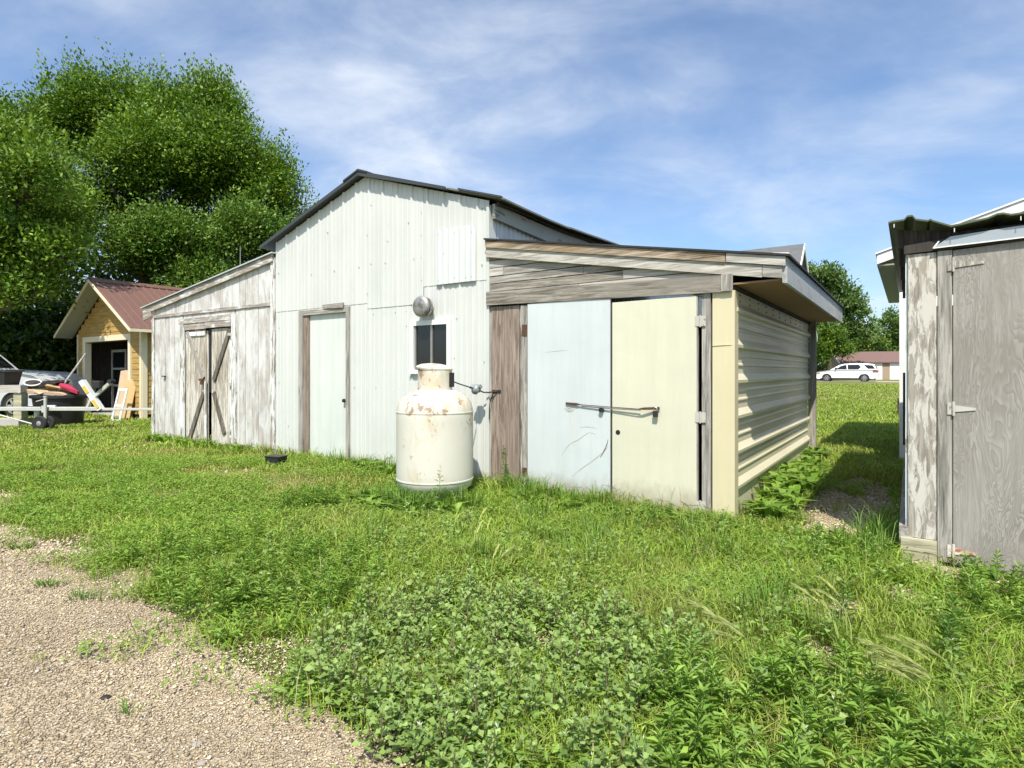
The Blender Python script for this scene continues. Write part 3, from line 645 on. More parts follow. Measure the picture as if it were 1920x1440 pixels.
# ------------------------------------------------------------------ grey plywood shed at the right edge
GX, GY = 1.40, -.575
GS = root('plywood_shed', (*l2w(GX, GY), 0), TH, 'weathered grey plywood shed with strap-hinged door, cut by the right edge', 'shed')
box('corner_panel', M['peel_corner'], GS, .005, .172, -.012, .008, .175, 2.235)
box('door_jamb', M['wood_z'], GS, .178, .262, -.018, .008, .03, 2.24)
MB().prism([(.268, .02), (1.45, .0), (1.45, 2.30), (.268, 2.236)], -.012, .008).build('door', M['plywood'], GS)
box('front_panel', M['plywood'], GS, 1.458, 2.6, -.012, .008, .02, 2.30)
box('skid_board', M['treated'], GS, -.04, .174, -.045, -.013, .0, .172); box('skid', M['wood_y'], GS, -.05, .03, -.012, 4.3, .0, .25)
box('side_wall', M['peel_trim_z'], GS, -.012, .02, .009, 4.3, .252, 2.24); box('side_wall', M['plywood'], GS, 2.58, 2.6, .009, 4.3, 0, 2.24); box('back_wall', M['plywood'], GS, .021, 2.579, 4.27, 4.3, 0, 2.24)
box('black_pipe', M['black_plastic'], GS, -.045, -.02, 2.1, 2.16, .62, 1.37)
def thinge(x, z, m, l=.125):
    h = box('hinge', m, GS, x - .034, x - .004, -.026, -.019, z - .042, z + .042)
    MB().prism([(x + .004, z - .024), (x + l, z - .008), (x + l, z + .008), (x + .004, z + .024)], -.019, -.013).build('strap', m, h)
    MB().tube([(x, -.028, z - .05), (x, -.028, z + .05)], .009, 8).build('pin', m, h)
thinge(.268, 2.135, M['peel_corner'], .17); thinge(.268, 1.12, M['hinge_white']); thinge(.268, .115, M['hinge_rust'])
MB().prism([(-.02, 2.24), (2.6, 2.31), (2.6, 2.40), (.6, 2.36), (.3, 2.33), (-.02, 2.30)], -.03, .04).build('top_plate', M['wood_dark'], GS)
MB().prism([(.15, 2.262), (2.6, 2.33), (2.6, 2.41), (.6, 2.352), (.25, 2.33)], -.048, -.031).build('flashing', M['clear_flash'], GS)
MB().prism([(.15, 2.256), (2.6, 2.324), (2.6, 2.331), (.15, 2.263)], -.052, -.044).build('flashing_edge', M['white_line'], GS)
MB().prism([(.15, 2.264), (.165, 2.264), (.19, 2.305), (.18, 2.305)], -.052, -.0485).build('flashing_edge', M['white_line'], GS)
base = [(-.115, 2.475), (-.09, 2.48), (-.02, 2.482), (.0, 2.505), (.03, 2.505), (.05, 2.475), (.12, 2.455), (.135, 2.462), (.15, 2.45), (.2, 2.425), (.25, 2.40), (.31, 2.405), (.45, 2.425), (.50, 2.445), (.53, 2.445), (.57, 2.43)]
xx = .66
while xx < 2.7: base += [(xx, 2.43 + .045 * (xx - .6)), (xx + .09, 2.432 + .045 * (xx - .6)), (xx + .115, 2.450 + .045 * (xx - .6)), (xx + .15, 2.450 + .045 * (xx - .6)), (xx + .18, 2.435 + .045 * (xx - .6))]; xx += .23
b = MB(); n = len(base); ys = (-.10, .5, 1.6, 3.0, 4.4)
for j, y in enumerate(ys):
    for (x, z) in base: b.v += [(x, y, z + (.008 * math.sin(x * 9 + j) if j else 0)), (x, y, z - .012 + (.008 * math.sin(x * 9 + j) if j else 0))]
for j in range(len(ys) - 1):
    for i in range(n - 1):
        p = 2 * (j * n + i); q = p + 2 * n; b.f += [(p, p + 2, q + 2, q), (p + 1, q + 1, q + 3, p + 3)]
        if j == 0: b.f.append((p, p + 1, p + 3, p + 2))
    p = 2 * j * n; b.f += [(p, p + 2 * n, p + 2 * n + 1, p + 1)]
b.build('roof_sheet', M['green_sheet'], GS)
for y in (.06, .9, 1.8, 2.7, 3.6): MB().prism([(-.06, 2.30), (2.6, 2.36), (2.6, 2.42), (.3, 2.38), (-.06, 2.44)], y, y + .05).build('rafter', M['wood_dark'], GS)
b = MB()
for x, z in ((-.08, 2.47), (.27, 2.39), (.62, 2.42)): b.tube([(x, -.09, z - .012), (x, -.092, z - .04)], .003, 5)
tag(b.build('nails', M['white_line'], GS), kind='stuff')

# ------------------------------------------------------------------ white building behind it
WS = root('white_shed', (*l2w(1.30, 4.754), 0), TH, 'white building with overhanging eave behind the plywood shed', 'shed')
box('front_wall', M['white_siding'], WS, .0, 4.4, 0, .06, 0, 2.95)
for k in range(14): box('siding_board', M['white_siding'], WS, -.012, .0, .07, 5.4, .05 + .2 * k, .238 + .2 * k)
box('side_wall', M['white_siding'], WS, .001, .05, .061, 5.4, 0, 2.95); box('back_wall', M['white_siding'], WS, 0, 4.4, 5.41, 5.46, 0, 2.95)
box('corner_board', M['white_siding'], WS, -.016, .10, -.015, -.001, 0.02, 2.95)
def wz(x): return 3.13 + (x + .29) * .324 if x < 2.2 else 3.13 + 2.49 * .324 - (x - 2.2) * .324
MB().prism([(0, 2.95), (4.4, 2.95), (4.4, 3.2), (2.2, wz(2.2) - .1), (0, 3.1)], 0, .06).build('gable_wall', M['white_siding'], WS)
MB().prism([(-.29, 2.99), (2.2, wz(2.2) - .14), (2.2, wz(2.2)), (-.29, 3.13)], -.22, -.19).build('rake_board', M['white_line'], WS)
MB().prism([(2.2, wz(2.2) - .14), (4.7, 2.98), (4.7, 3.12), (2.2, wz(2.2))], -.22, -.19).build('rake_board', M['white_line'], WS)
MB().prism([(-.31, 3.135), (2.2, wz(2.2) + .005), (2.2, wz(2.2) + .03), (-.31, 3.16)], -.24, 5.6).build('roof', M['white_line'], WS)
MB().prism([(2.2, wz(2.2) + .005), (4.72, 3.125), (4.72, 3.15), (2.2, wz(2.2) + .03)], -.24, 5.6).build('roof', M['white_line'], WS)
box('soffit', M['soffit_green'], WS, -.275, -.015, -.188, 5.55, 2.965, 2.985); box('eave_fascia', M['soffit_green'], WS, -.292, -.277, -.188, 5.55, 2.97, 3.125)
#---PART3---
sc.cycles.max_bounces = 6; sc.cycles.diffuse_bounces = 3; sc.cycles.glossy_bounces = 2; sc.cycles.transmission_bounces = 3; sc.cycles.transparent_max_bounces = 4
sc.cycles.caustics_reflective = False; sc.cycles.caustics_refractive = False
w.cycles.sampling_method = 'MANUAL'; w.cycles.sample_map_resolution = 512
def pt(x, y, Z): return ((x - 960) / 1090 * Z, Z, CAM_H + (697 - y) / 1090 * Z)      # a point at a known distance

# ------------------------------------------------------------------ gas tank and regulator
TX, TY = -2.985, -.834
TK = root('propane_tank', (*l2w(TX, TY), -.05), TH, 'upright white propane tank with rusty shoulder in front of the gable wall', 'gas tank')
Rt = .428
prof = [(0, .075), (.22, .08), (.34, .11), (.405, .165), (Rt - .004, .225), (Rt, .26)] + [(Rt, .26 + .0725 * i) for i in range(1, 11)] + [(Rt - .006, 1.02), (.405, 1.085), (.365, 1.14), (.30, 1.19), (.23, 1.222), (.15, 1.235), (0, 1.24)]
MB().lathe(prof, n=64).build('body', M['tank'], TK, smooth=True)
for z in (.245, .985): MB().lathe([(Rt - .006, z - .012), (Rt + .004, z - .006), (Rt + .004, z + .006), (Rt - .006, z + .012)], n=64).build('weld_seam', M['tank'], TK, smooth=True)
MB().lathe([(.192, 1.205), (.192, 1.445), (.186, 1.452), (.178, 1.445), (.178, 1.205)], n=48).build('collar', M['tank'], TK, smooth=True)
MB().box(.17, .196, .02, .10, 1.26, 1.42).build('collar_slot', M['black_plastic'], TK)
MB().lathe([(.20, -.02), (.206, .0), (.20, .012), (.15, .034), (.07, .046), (0, .05)], (-.008, 0, 1.474), 48, Matrix.Rotation(R(5), 3, 'Y')).build('lid', M['tank'], TK, smooth=True)
MB().lathe([(.30, 0), (.30, .10), (.29, .10), (.29, 0)], n=40).build('foot_ring', M['tank'], TK, smooth=True)
for a in (-50, 10, 130): 
    c, s = math.cos(R(a)), math.sin(R(a)); MB().obox((.31 * c, .31 * s, .05), (.03 * c, .03 * s, 0), (-.05 * s, .05 * c, 0), (0, 0, .05)).build('foot', M['concrete'], TK)
RG = root('gas_regulator', (*l2w(-2.89, -.2), 0), TH, 'grey gas regulator on thin black pipe between tank and plank wall', 'regulator')
def rl(x, y, z): return (x + 2.89, y + .2, z)
MB().tube([rl(-2.82, -.72, 1.27), rl(-2.85, -.55, 1.235), rl(-2.88, -.36, 1.20), rl(-2.895, -.26, 1.182)], .007, 8).build('inlet_pipe', M['iron'], RG, smooth=True)
MB().tube([rl(-2.89, -.15, 1.155), rl(-2.86, -.10, 1.13), rl(-2.80, -.07, 1.128), rl(-2.735, -.06, 1.142), rl(-2.70, -.028, 1.146)], .009, 8).build('outlet_pipe', M['iron'], RG, smooth=True)
MB().tube([rl(-2.735, -.055, 1.135), rl(-2.78, -.055, 1.06), rl(-2.808, -.05, .95), rl(-2.812, -.05, .80)], .006, 8).build('hanging_wire', M['iron'], RG, smooth=True)
MB().lathe([(0, -.045), (.05, -.042), (.066, -.012), (.066, .01), (.05, .035), (.03, .045), (.03, .075), (0, .078)], rl(-2.895, -.205, 1.17), 20, Matrix.Rotation(R(-55), 3, 'Y') @ Matrix.Rotation(R(25), 3, 'X')).build('diaphragm_housing', M['regulator'], RG, smooth=True)
MB().tube([rl(-2.92, -.24, 1.185), rl(-2.87, -.16, 1.16)], .034, 12).build('valve_body', M['regulator'], RG, smooth=True)
MB().tube([rl(-2.86, -.21, 1.19), rl(-2.815, -.21, 1.205)], .027, 12).build('vent_spout', M['regulator'], RG, smooth=True)
MB().box(.11, .235, .168, .176, 1.128, 1.16).build('wall_plate', M['iron'], RG)
PL = root('padlock', (*l2w(-.70, -.085), .0), TH, 'small dark padlock hanging from the latch bar on the cream door', 'padlock')
MB().box(-.026, .026, -.012, .012, .925, .985).build('lock_body', M['iron'], PL, bevel=.004)
MB().tube([(-.017, 0, .98), (-.017, 0, 1.005), (-.008, 0, 1.02), (.008, 0, 1.02), (.017, 0, 1.005), (.017, 0, .98)], .005, 8).build('shackle', M['steel'], PL, smooth=True)
BX = root('plastic_bin', (*l2w(-6.15, -.72), 0), TH + .2, 'small black plastic tub in the grass left of the grey door', 'tub')
MB().prism([(-.10, 0), (.10, 0), (.12, .15), (-.12, .15)], -.09, .09).build('bin_body', M['black_plastic'], BX)
MB().box(-.13, .13, -.10, .10, .152, .168).build('rim', M['black_plastic'], BX, bevel=.004)
PO = root('vent_pole', (*pt(450, 697, 16.5)[:2], 0), 0, 'thin metal pole rising behind the peeling lean-to roof', 'pole')
MB().tube([(0, 0, 0), (0, 0, 4.0), (.01, 0, 4.95)], [.022, .018, .006], 8).build('mast', M['steel'], PO)
MB().lathe([(.06, 0), (.06, .03), (.02, .05)], (0, 0, 0), 12).build('base', M['steel'], PO)

# ------------------------------------------------------------------ ochre garage
GA_ = R(-35); GR = root('ochre_garage', (-10.52, 16.53, 0), GA_, 'ochre clapboard garage with brown metal roof and open front', 'garage')
BW, BD, EZ, RZ = 4.6, 7.0, 2.62, 4.15
def grz(x): return RZ - abs(x + 2.3) * .573
DX0, DX1, DZ = -3.96, -.78, 2.30
z = .16; k = 0
while z < 4.0:
    z1 = z + .165
    xl, xr = -4.6, 0.
    lim = (RZ - .06 - (z1 - .02)) / .573
    xl = max(xl, -2.3 - lim); xr = min(xr, -2.3 + lim)
    segs = [(xl, xr)] if z > 2.40 else [(-4.6, DX0 - .2), (DX1 + .15, -.10)]
    for a, c in segs:
        if c - a > .06:
            MB().add([(a, -.012, z), (c, -.012, z), (c, .0, z1), (a, .0, z1), (a, .02, z), (c, .02, z), (c, .02, z1), (a, .02, z1)],
                     [(0, 1, 2, 3), (4, 7, 6, 5), (0, 4, 5, 1), (3, 2, 6, 7), (0, 3, 7, 4), (1, 5, 6, 2)]).build('siding_board', M['yellow'], GR)
    if z < 2.5:
        MB().add([(.012, .12, z), (.012, BD, z), (.0, BD, z1), (.0, .12, z1), (-.02, .12, z), (-.02, BD, z), (-.02, BD, z1), (-.02, .12, z1)],
                 [(0, 1, 2, 3), (4, 7, 6, 5), (0, 4, 5, 1), (3, 2, 6, 7), (0, 3, 7, 4), (1, 5, 6, 2)]).build('siding_board', M['yellow'], GR)
    z = z1 - .003; k += 1
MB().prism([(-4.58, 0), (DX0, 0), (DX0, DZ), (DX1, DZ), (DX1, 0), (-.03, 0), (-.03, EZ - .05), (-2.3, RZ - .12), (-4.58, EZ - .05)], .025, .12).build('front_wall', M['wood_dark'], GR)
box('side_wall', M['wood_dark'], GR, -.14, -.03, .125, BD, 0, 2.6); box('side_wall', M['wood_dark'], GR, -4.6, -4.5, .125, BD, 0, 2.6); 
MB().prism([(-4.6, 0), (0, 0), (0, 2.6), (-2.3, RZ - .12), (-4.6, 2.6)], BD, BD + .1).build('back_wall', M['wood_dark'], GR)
box('floor_slab', M['concrete'], GR, -4.49, -.15, .0, BD - .01, .0, .05)
for a, c, y0, y1, z0, z1 in ((DX0 - .19, DX0 + .02, -.045, .13, 0, DZ + .02), (DX1 - .03, DX1 + .13, -.045, .13, 0, DZ + .02), (DX0 - .19, DX1 + .13, -.047, .13, DZ + .023, DZ + .19), (-.10, .02, -.03, .0, 0, 2.55), (.013, .03, .0, .13, 0, 2.55), (-4.66, -4.60, -.03, .0, 0, 2.6)):
    box('trim_board', M['cream_trim_wood'], GR, a, c, y0, y1, z0, z1)
def gslope(xa, xb, name, m, up):
    pr = ribs(-.5, BD + .3, .23, 0, .06, .025, .022); b = MB()
    for y, d in pr:
        for x in (xa, xb): b.v += [(x, y, grz(x) + .02 + d), (x, y, grz(x))]
    for i in range(len(pr) - 1):
        p, q = 4 * i, 4 * i + 4; b.f += [(p, p + 2, q + 2, q), (p + 1, q + 1, q + 3, p + 3), (p, q, q + 1, p + 1), (p + 2, p + 3, q + 3, q + 2)]
    b.f += [(0, 1, 3, 2)]; return b.build(name, m, GR)
gslope(-2.3, .5, 'roof_slope', M['brown_roof'], 1); gslope(-5.1, -2.3, 'roof_slope', M['brown_roof'], 1)
for s in (-1, 1):
    e = -2.3 + s * 2.8
    MB().prism([(-2.3, RZ), (e, grz(e)), (e, grz(e) - .075), (-2.3, RZ - .085)], -.53, -.50).build('rake_board', M['cream_trim_wood'], GR)
    MB().prism([(-2.3, RZ - .05), (e, grz(e) - .04), (e, grz(e) - .06), (-2.3, RZ - .075)], -.498, -.02).build('soffit', M['soffit_green'], GR)
box('eave_fascia', M['cream_trim_wood'], GR, .48, .51, -.499, BD + .3, 2.48, 2.56)
MB().prism([(-2.5, RZ - .07), (-2.3, RZ + .045), (-2.1, RZ - .07), (-2.1, RZ - .05), (-2.3, RZ + .065), (-2.5, RZ - .05)], -.5, BD + .3).build('ridge_cap', M['brown_roof'], GR)
IW = root('window_sash', (*pt(222, 700, 18.9)[:2], 0), GA_, 'white double-hung window sash standing inside the garage', 'window')
for a, c, z0, z1 in ((-.55, -.47, .9, 2.1), (.47, .55, .9, 2.1), (-.468, .468, 2.02, 2.1), (-.468, .468, 1.45, 1.51), (-.468, .468, .9, .97)): box('sash_frame', M['wood_z'], IW, a, c, 0, .05, z0, z1)
box('pane', M['glass_dark'], IW, -.468, .468, .02, .03, .972, 1.448); box('pane', M['glass_dark'], IW, -.468, .468, .02, .03, 1.512, 2.018)
for a in (-.52, .52): box('prop_leg', M['wood_z'], IW, a - .03, a + .03, .0, .05, .05, .898)
def lean_frame(name, m, px0, px1, y0, y1, Z, label, cat, solid):
    a = pt(px0, y1, Z); c = pt(px1, y0, Z)
    o = root(name, (a[0], a[1], 0), GA_ * .6, label, cat); wd = c[0] - a[0]; hgt = c[2]
    if solid: MB().prism([(0, 0.0), (wd, 0.0), (wd * 1.0, hgt), (-.12, hgt * .96)], -.008, .008).build('sheet', m, o).rotation_euler = (R(-12), 0, 0)
    else:
        f = MB().box(0, .06, 0, .03, 0, hgt).build('stile', m, o); f.rotation_euler = (R(-14), 0, 0)
        for zz_ in (0, hgt * .45, hgt - .06):
            g = MB().box(.062, wd - .062, 0, .03, zz_, zz_ + .06).build('rail', m, o); g.rotation_euler = (R(-14), 0, 0)
        g = MB().box(wd - .06, wd, 0, .03, 0, hgt).build('stile', m, o); g.rotation_euler = (R(-14), 0, 0)
    return o
lean_frame('screen_frame', M['white_frame'], 207, 232, 727, 775, 16.2, 'white empty frame leaning at the garage opening', 'frame', False)
lean_frame('strand_board', M['osb'], 226, 249, 708, 775, 16.7, 'leaning strand board sheet at right of the garage opening', 'board', True)
lean_frame('cardboard_sheet', M['cardboard'], 214, 240, 690, 775, 18.0, 'brown cardboard sheet standing deep inside the garage', 'cardboard', True)

# ------------------------------------------------------------------ trailer, bin, bench, pole by the garage
Z = 13.8; p0 = pt(88, 806, Z)
TR = root('boat_trailer', (p0[0], p0[1], 0), 0, 'grey boat trailer tongue on a jack wheel beside the peeling lean-to', 'trailer')
def tl(x, y, dz=0.): q = pt(x, y, Z + dz); return (q[0] - p0[0], q[1] - p0[1], q[2])
a, c = tl(-60, 767), tl(189, 767)
MB().box(a[0], c[0], -.05, .05, .455, .545).build('tongue_beam', M['trailer'], TR, bevel=.008)
a = c; c = tl(330, 768); MB().box(a[0] + .005, c[0], -.035, .035, .46, .52).build('tongue_extension', M['trailer'], TR, bevel=.006)
MB().tube([(.05, -.11, .16), (.05, -.11, .78)], .034, 12).build('jack_tube', M['trailer'], TR, smooth=True)
MB().tube([(.05, -.11, .785), (.05, -.11, .81)], .042, 12).build('jack_cap', M['trailer'], TR, smooth=True)
MB().tube([(.05, -.11, .74), (-.13, -.16, .68)], .01, 8).build('jack_crank', M['trailer'], TR)
MB().box(-.05, .012, -.10, -.052, .42, .58).build('jack_clamp', M['trailer'], TR)
for x in (-.05, .06):
    wl = MB().lathe([(.06, -.035), (.15, -.04), (.172, -.02), (.172, .02), (.15, .04), (.06, .035)], (x, -.11 + x * .9, .172), 24, Matrix.Rotation(R(90), 3, 'X')).build('wheel', M['rubber'], TR, smooth=True)
    MB().lathe([(0, -.03), (.06, -.032), (.075, -.02), (.075, .02), (0, .03)], (x, -.115 + x * .9, .172), 16, Matrix.Rotation(R(90), 3, 'X')).build('hub', M['alloy'], wl, smooth=True)
q0, q1 = tl(-30, 766), tl(76, 795); MB().tube([(q0[0], -.16, q0[2]), (q1[0], -.16, q1[2])], .016, 8).build('drag_rod', M['trailer'], TR)
q = tl(63, 770); MB().box(q[0] - .04, q[0] + .03, .06, .13, .0, .455).build('stand_leg', M['trailer'], TR)
q0, q1 = tl(154, 714), tl(190, 768); MB().beam((q0[0], 0, q0[2]), (q1[0], 0, q1[2]), .10, .14, (0, 1, 0)).build('winch_post', M['white_frame'], TR)
for f0, f1 in ((.18, .42), (.66, .94)):
    u = Vector((q0[0], -.078, q0[2])).lerp(Vector((q1[0], -.078, q1[2])), f0); v_ = Vector((q0[0], -.078, q0[2])).lerp(Vector((q1[0], -.078, q1[2])), f1)
    MB().beam(u, v_, .07, .01, (0, 1, 0)).build('warning_sticker', M['sticker_yellow'], TR)
q0, q1 = tl(208, 716), tl(172, 747); MB().beam((q0[0], .02, q0[2]), (q1[0], .02, q1[2]), .07, .07, (0, 1, 0)).build('bow_stop_arm', M['trailer'], TR)
MB().tube([(q0[0], -.07, q0[2] + .01), (q0[0], .11, q0[2] + .01)], .05, 12).build('bow_roller', M['rubber'], TR)
q = tl(185, 722); MB().box(q[0] - .10, q[0] + .09, -.10, .06, q[2] - .08, q[2] + .10).build('winch', M['iron'], TR, bevel=.02)
q0, q1 = tl(163, 768), tl(172, 748); MB().beam((q0[0], -.02, q0[2]), (q1[0], -.02, q1[2]), .05, .05, (0, 1, 0)).build('brace', M['trailer'], TR)
b = MB(); qs = [(-14.9, 0), ]
b.tube([(tl(2, 770)[0], -.2, .46), (tl(6, 778)[0], -.22, .30), (tl(0, 790)[0], -.3, .08), (tl(10, 795)[0], -.35, .03), (tl(14, 784)[0], -.3, .12), (tl(4, 782)[0], -.26, .18), (tl(-4, 794)[0], -.3, .04)], .012, 6)
b.build('safety_cable', M['rope'], TR, smooth=True)

Z = 15.0; p0 = pt(112, 800, Z); BN = root('scrap_bin', (p0[0], p0[1], 0), 0, 'wide black plastic bin heaped with scrap behind the trailer', 'bin')
def bl(x, y): q = pt(x, y, Z); return (q[0] - p0[0], q[2])
xa, xb = bl(60, 740)[0], bl(158, 740)[0]
SCL = Matrix.Diagonal((1.0, .72, 1.0)); rb = (xb - xa) / 2; xm = (xa + xb) / 2
MB().lathe([(0, 0), (rb * .74, 0), (rb * .80, .06), (rb * .93, .70), (rb, .73), (rb, .775), (rb * .96, .775), (rb * .90, .70), (rb * .86, .48), (0, .46)], (xm, .05, 0), 36, SCL).build('tub', M['black_plastic'], BN, smooth=True)
MB().lathe([(rb * .995, .70), (rb * 1.03, .71), (rb * 1.03, .77), (rb * .995, .78)], (xm, .05, 0), 36, SCL).build('rim', M['black_plastic'], BN, smooth=True)
q = bl(113, 760); MB().box(q[0] - .01, q[0] + .24, -.47, -.425, q[1] - .06, q[1] + .03).build('label_plate', M['label_white'], BN).rotation_euler = (0, 0, 0)
def scrap(name, m, x, y, wd, d, hgt, rot, label, cat):
    q = bl(x, y); o = root(name, (p0[0] + q[0], p0[1] - .05, q[1]), 0, label, cat)
    pr_ = [(-wd / 2, -hgt / 2), (wd / 2 * .8, -hgt / 2), (wd / 2, hgt * .1), (wd / 3, hgt / 2), (-wd / 2 * .9, hgt / 2)]
    MB().prism(pr_, -d / 2, d / 2).build('slab', m, o, bevel=.006); MB().box(-wd * .2, wd * .25, -d * .42, d * .3, hgt / 2 + .002, hgt / 2 + .014).build('flap', m, o)
    o.rotation_euler = (R(rot[0]), R(rot[1]), R(rot[2])); return o
scrap('cardboard_piece', M['cardboard'], 95, 733, 1.1, .5, .10, (10, 6, 8), 'flat tan cardboard lying lowest on the scrap bin', 'cardboard')
scrap('cardboard_piece', M['cardboard'], 75, 727, .8, .5, .07, (20, 10, -15), 'flattened cardboard on the left end of the scrap bin', 'cardboard')
scrap('board_scrap', M['osb'], 120, 731, .7, .4, .05, (-18, 14, 30), 'short pale board tilted on the right of the scrap bin', 'board')
scrap('board_scrap', M['cream_trim_wood'], 88, 724, .6, .3, .04, (28, -16, 50), 'cream board sticking up from the middle of the scrap bin', 'board')
scrap('folded_tarp', M['iron'], 90, 720, .9, .5, .12, (5, -6, 0), 'dark folded tarp at the back of the scrap bin', 'tarp')
q = bl(78, 717); HP = root('wire_hoop', (p0[0] + q[0], p0[1] - .25, q[1]), 0, 'oval white hoop with dark net lying on the scrap heap', 'hoop')
MB().tube([(.22 * math.cos(t), -.03 + .04 * math.sin(t), .075 * math.sin(t)) for t in np.linspace(0, 2 * math.pi, 25)], .018, 6).build('rim', M['white_frame'], HP, smooth=True)
MB().lathe([(0, 0), (.2, .004)], (0, -.01, 0), 20, Matrix.Scale(.35, 3, (0, 0, 1)) @ Matrix.Rotation(R(80), 3, 'X')).build('net', M['iron'], HP)
q0, q1 = pt(108, 722, 14.9), pt(147, 736, 14.7); CH = root('folded_chair', q0, 0, 'red folded camp chair lying on the right of the scrap bin', 'chair')
dv = Vector(q1) - Vector(q0)
MB().tube([(0, 0, 0), tuple(dv * .5 + Vector((0, 0, .03))), tuple(dv)], [.075, .085, .03], 10).build('cover', M['red_cloth'], CH, smooth=True)
for k in range(3): MB().tube([(.0, -.07, .04 - .03 * k), tuple(dv + Vector((.02, -.05, .03 - .03 * k)))], .012, 6).build('tube_leg', M['red_cloth'], CH)
MB().lathe([(.02, 0), (.07, .01), (.07, .05), (0, .06)], (-.05, 0, 0), 12, Matrix.Rotation(R(-70), 3, 'Y')).build('end_cap', M['hinge_white'], CH)
q0, q1 = pt(104, 742, 14.75), pt(160, 664, 15.6); PO2 = root('leaning_pole', (q0[0], q0[1], q0[2]), 0, 'grey wooden pole leaning from the scrap bin to the garage', 'pole')
MB().tube([(0, 0, 0), tuple((Vector(q1) - Vector(q0)) * .5), tuple(Vector(q1) - Vector(q0))], [.028, .026, .024], 10).build('shaft', M['wood_z'], PO2, smooth=True)
MB().tube([tuple((Vector(q1) - Vector(q0)) * .985), tuple((Vector(q1) - Vector(q0)) * 1.01)], .029, 10).build('tip', M['wood_z'], PO2)
Z = 14.6; p0 = pt(0, 800, Z); BE = root('timber_bench', (p0[0], p0[1], 0), 0, 'grey timber bench with thick post at the left edge', 'bench')
def el(x, y): q = pt(x, y, Z); return (q[0] - p0[0], q[2])
MB().box(el(-90, 0)[0], el(46, 0)[0], -.12, .5, el(0, 736)[1], el(0, 722)[1]).build('top', M['wood_x_pale'], BE)
for x in (30, -80): MB().box(el(x, 0)[0], el(x + 15, 0)[0], -.08, .12, .2, el(0, 737)[1]).build('post', M['treated'], BE)
MB().box(el(-90, 0)[0], el(44, 0)[0], -.15, .3, 0, .198).build('base_block', M['concrete'], BE)
CR = root('black_crate', (p0[0] - .36, p0[1] + .15, el(0, 722)[1]), 0, 'black plastic crate standing on the timber bench', 'crate')
MB().add([(-.5, -.2, 0), (.5, -.2, 0), (.5, .25, 0), (-.5, .25, 0), (-.56, -.24, .34), (.56, -.24, .34), (.56, .29, .34), (-.56, .29, .34)], [(0, 3, 2, 1), (0, 1, 5, 4), (1, 2, 6, 5), (2, 3, 7, 6), (3, 0, 4, 7), (4, 5, 6, 7)]).build('crate_body', M['black_plastic'], CR)
MB().box(-.6, .6, -.27, .32, .342, .375).build('lid', M['black_plastic'], CR, bevel=.01)

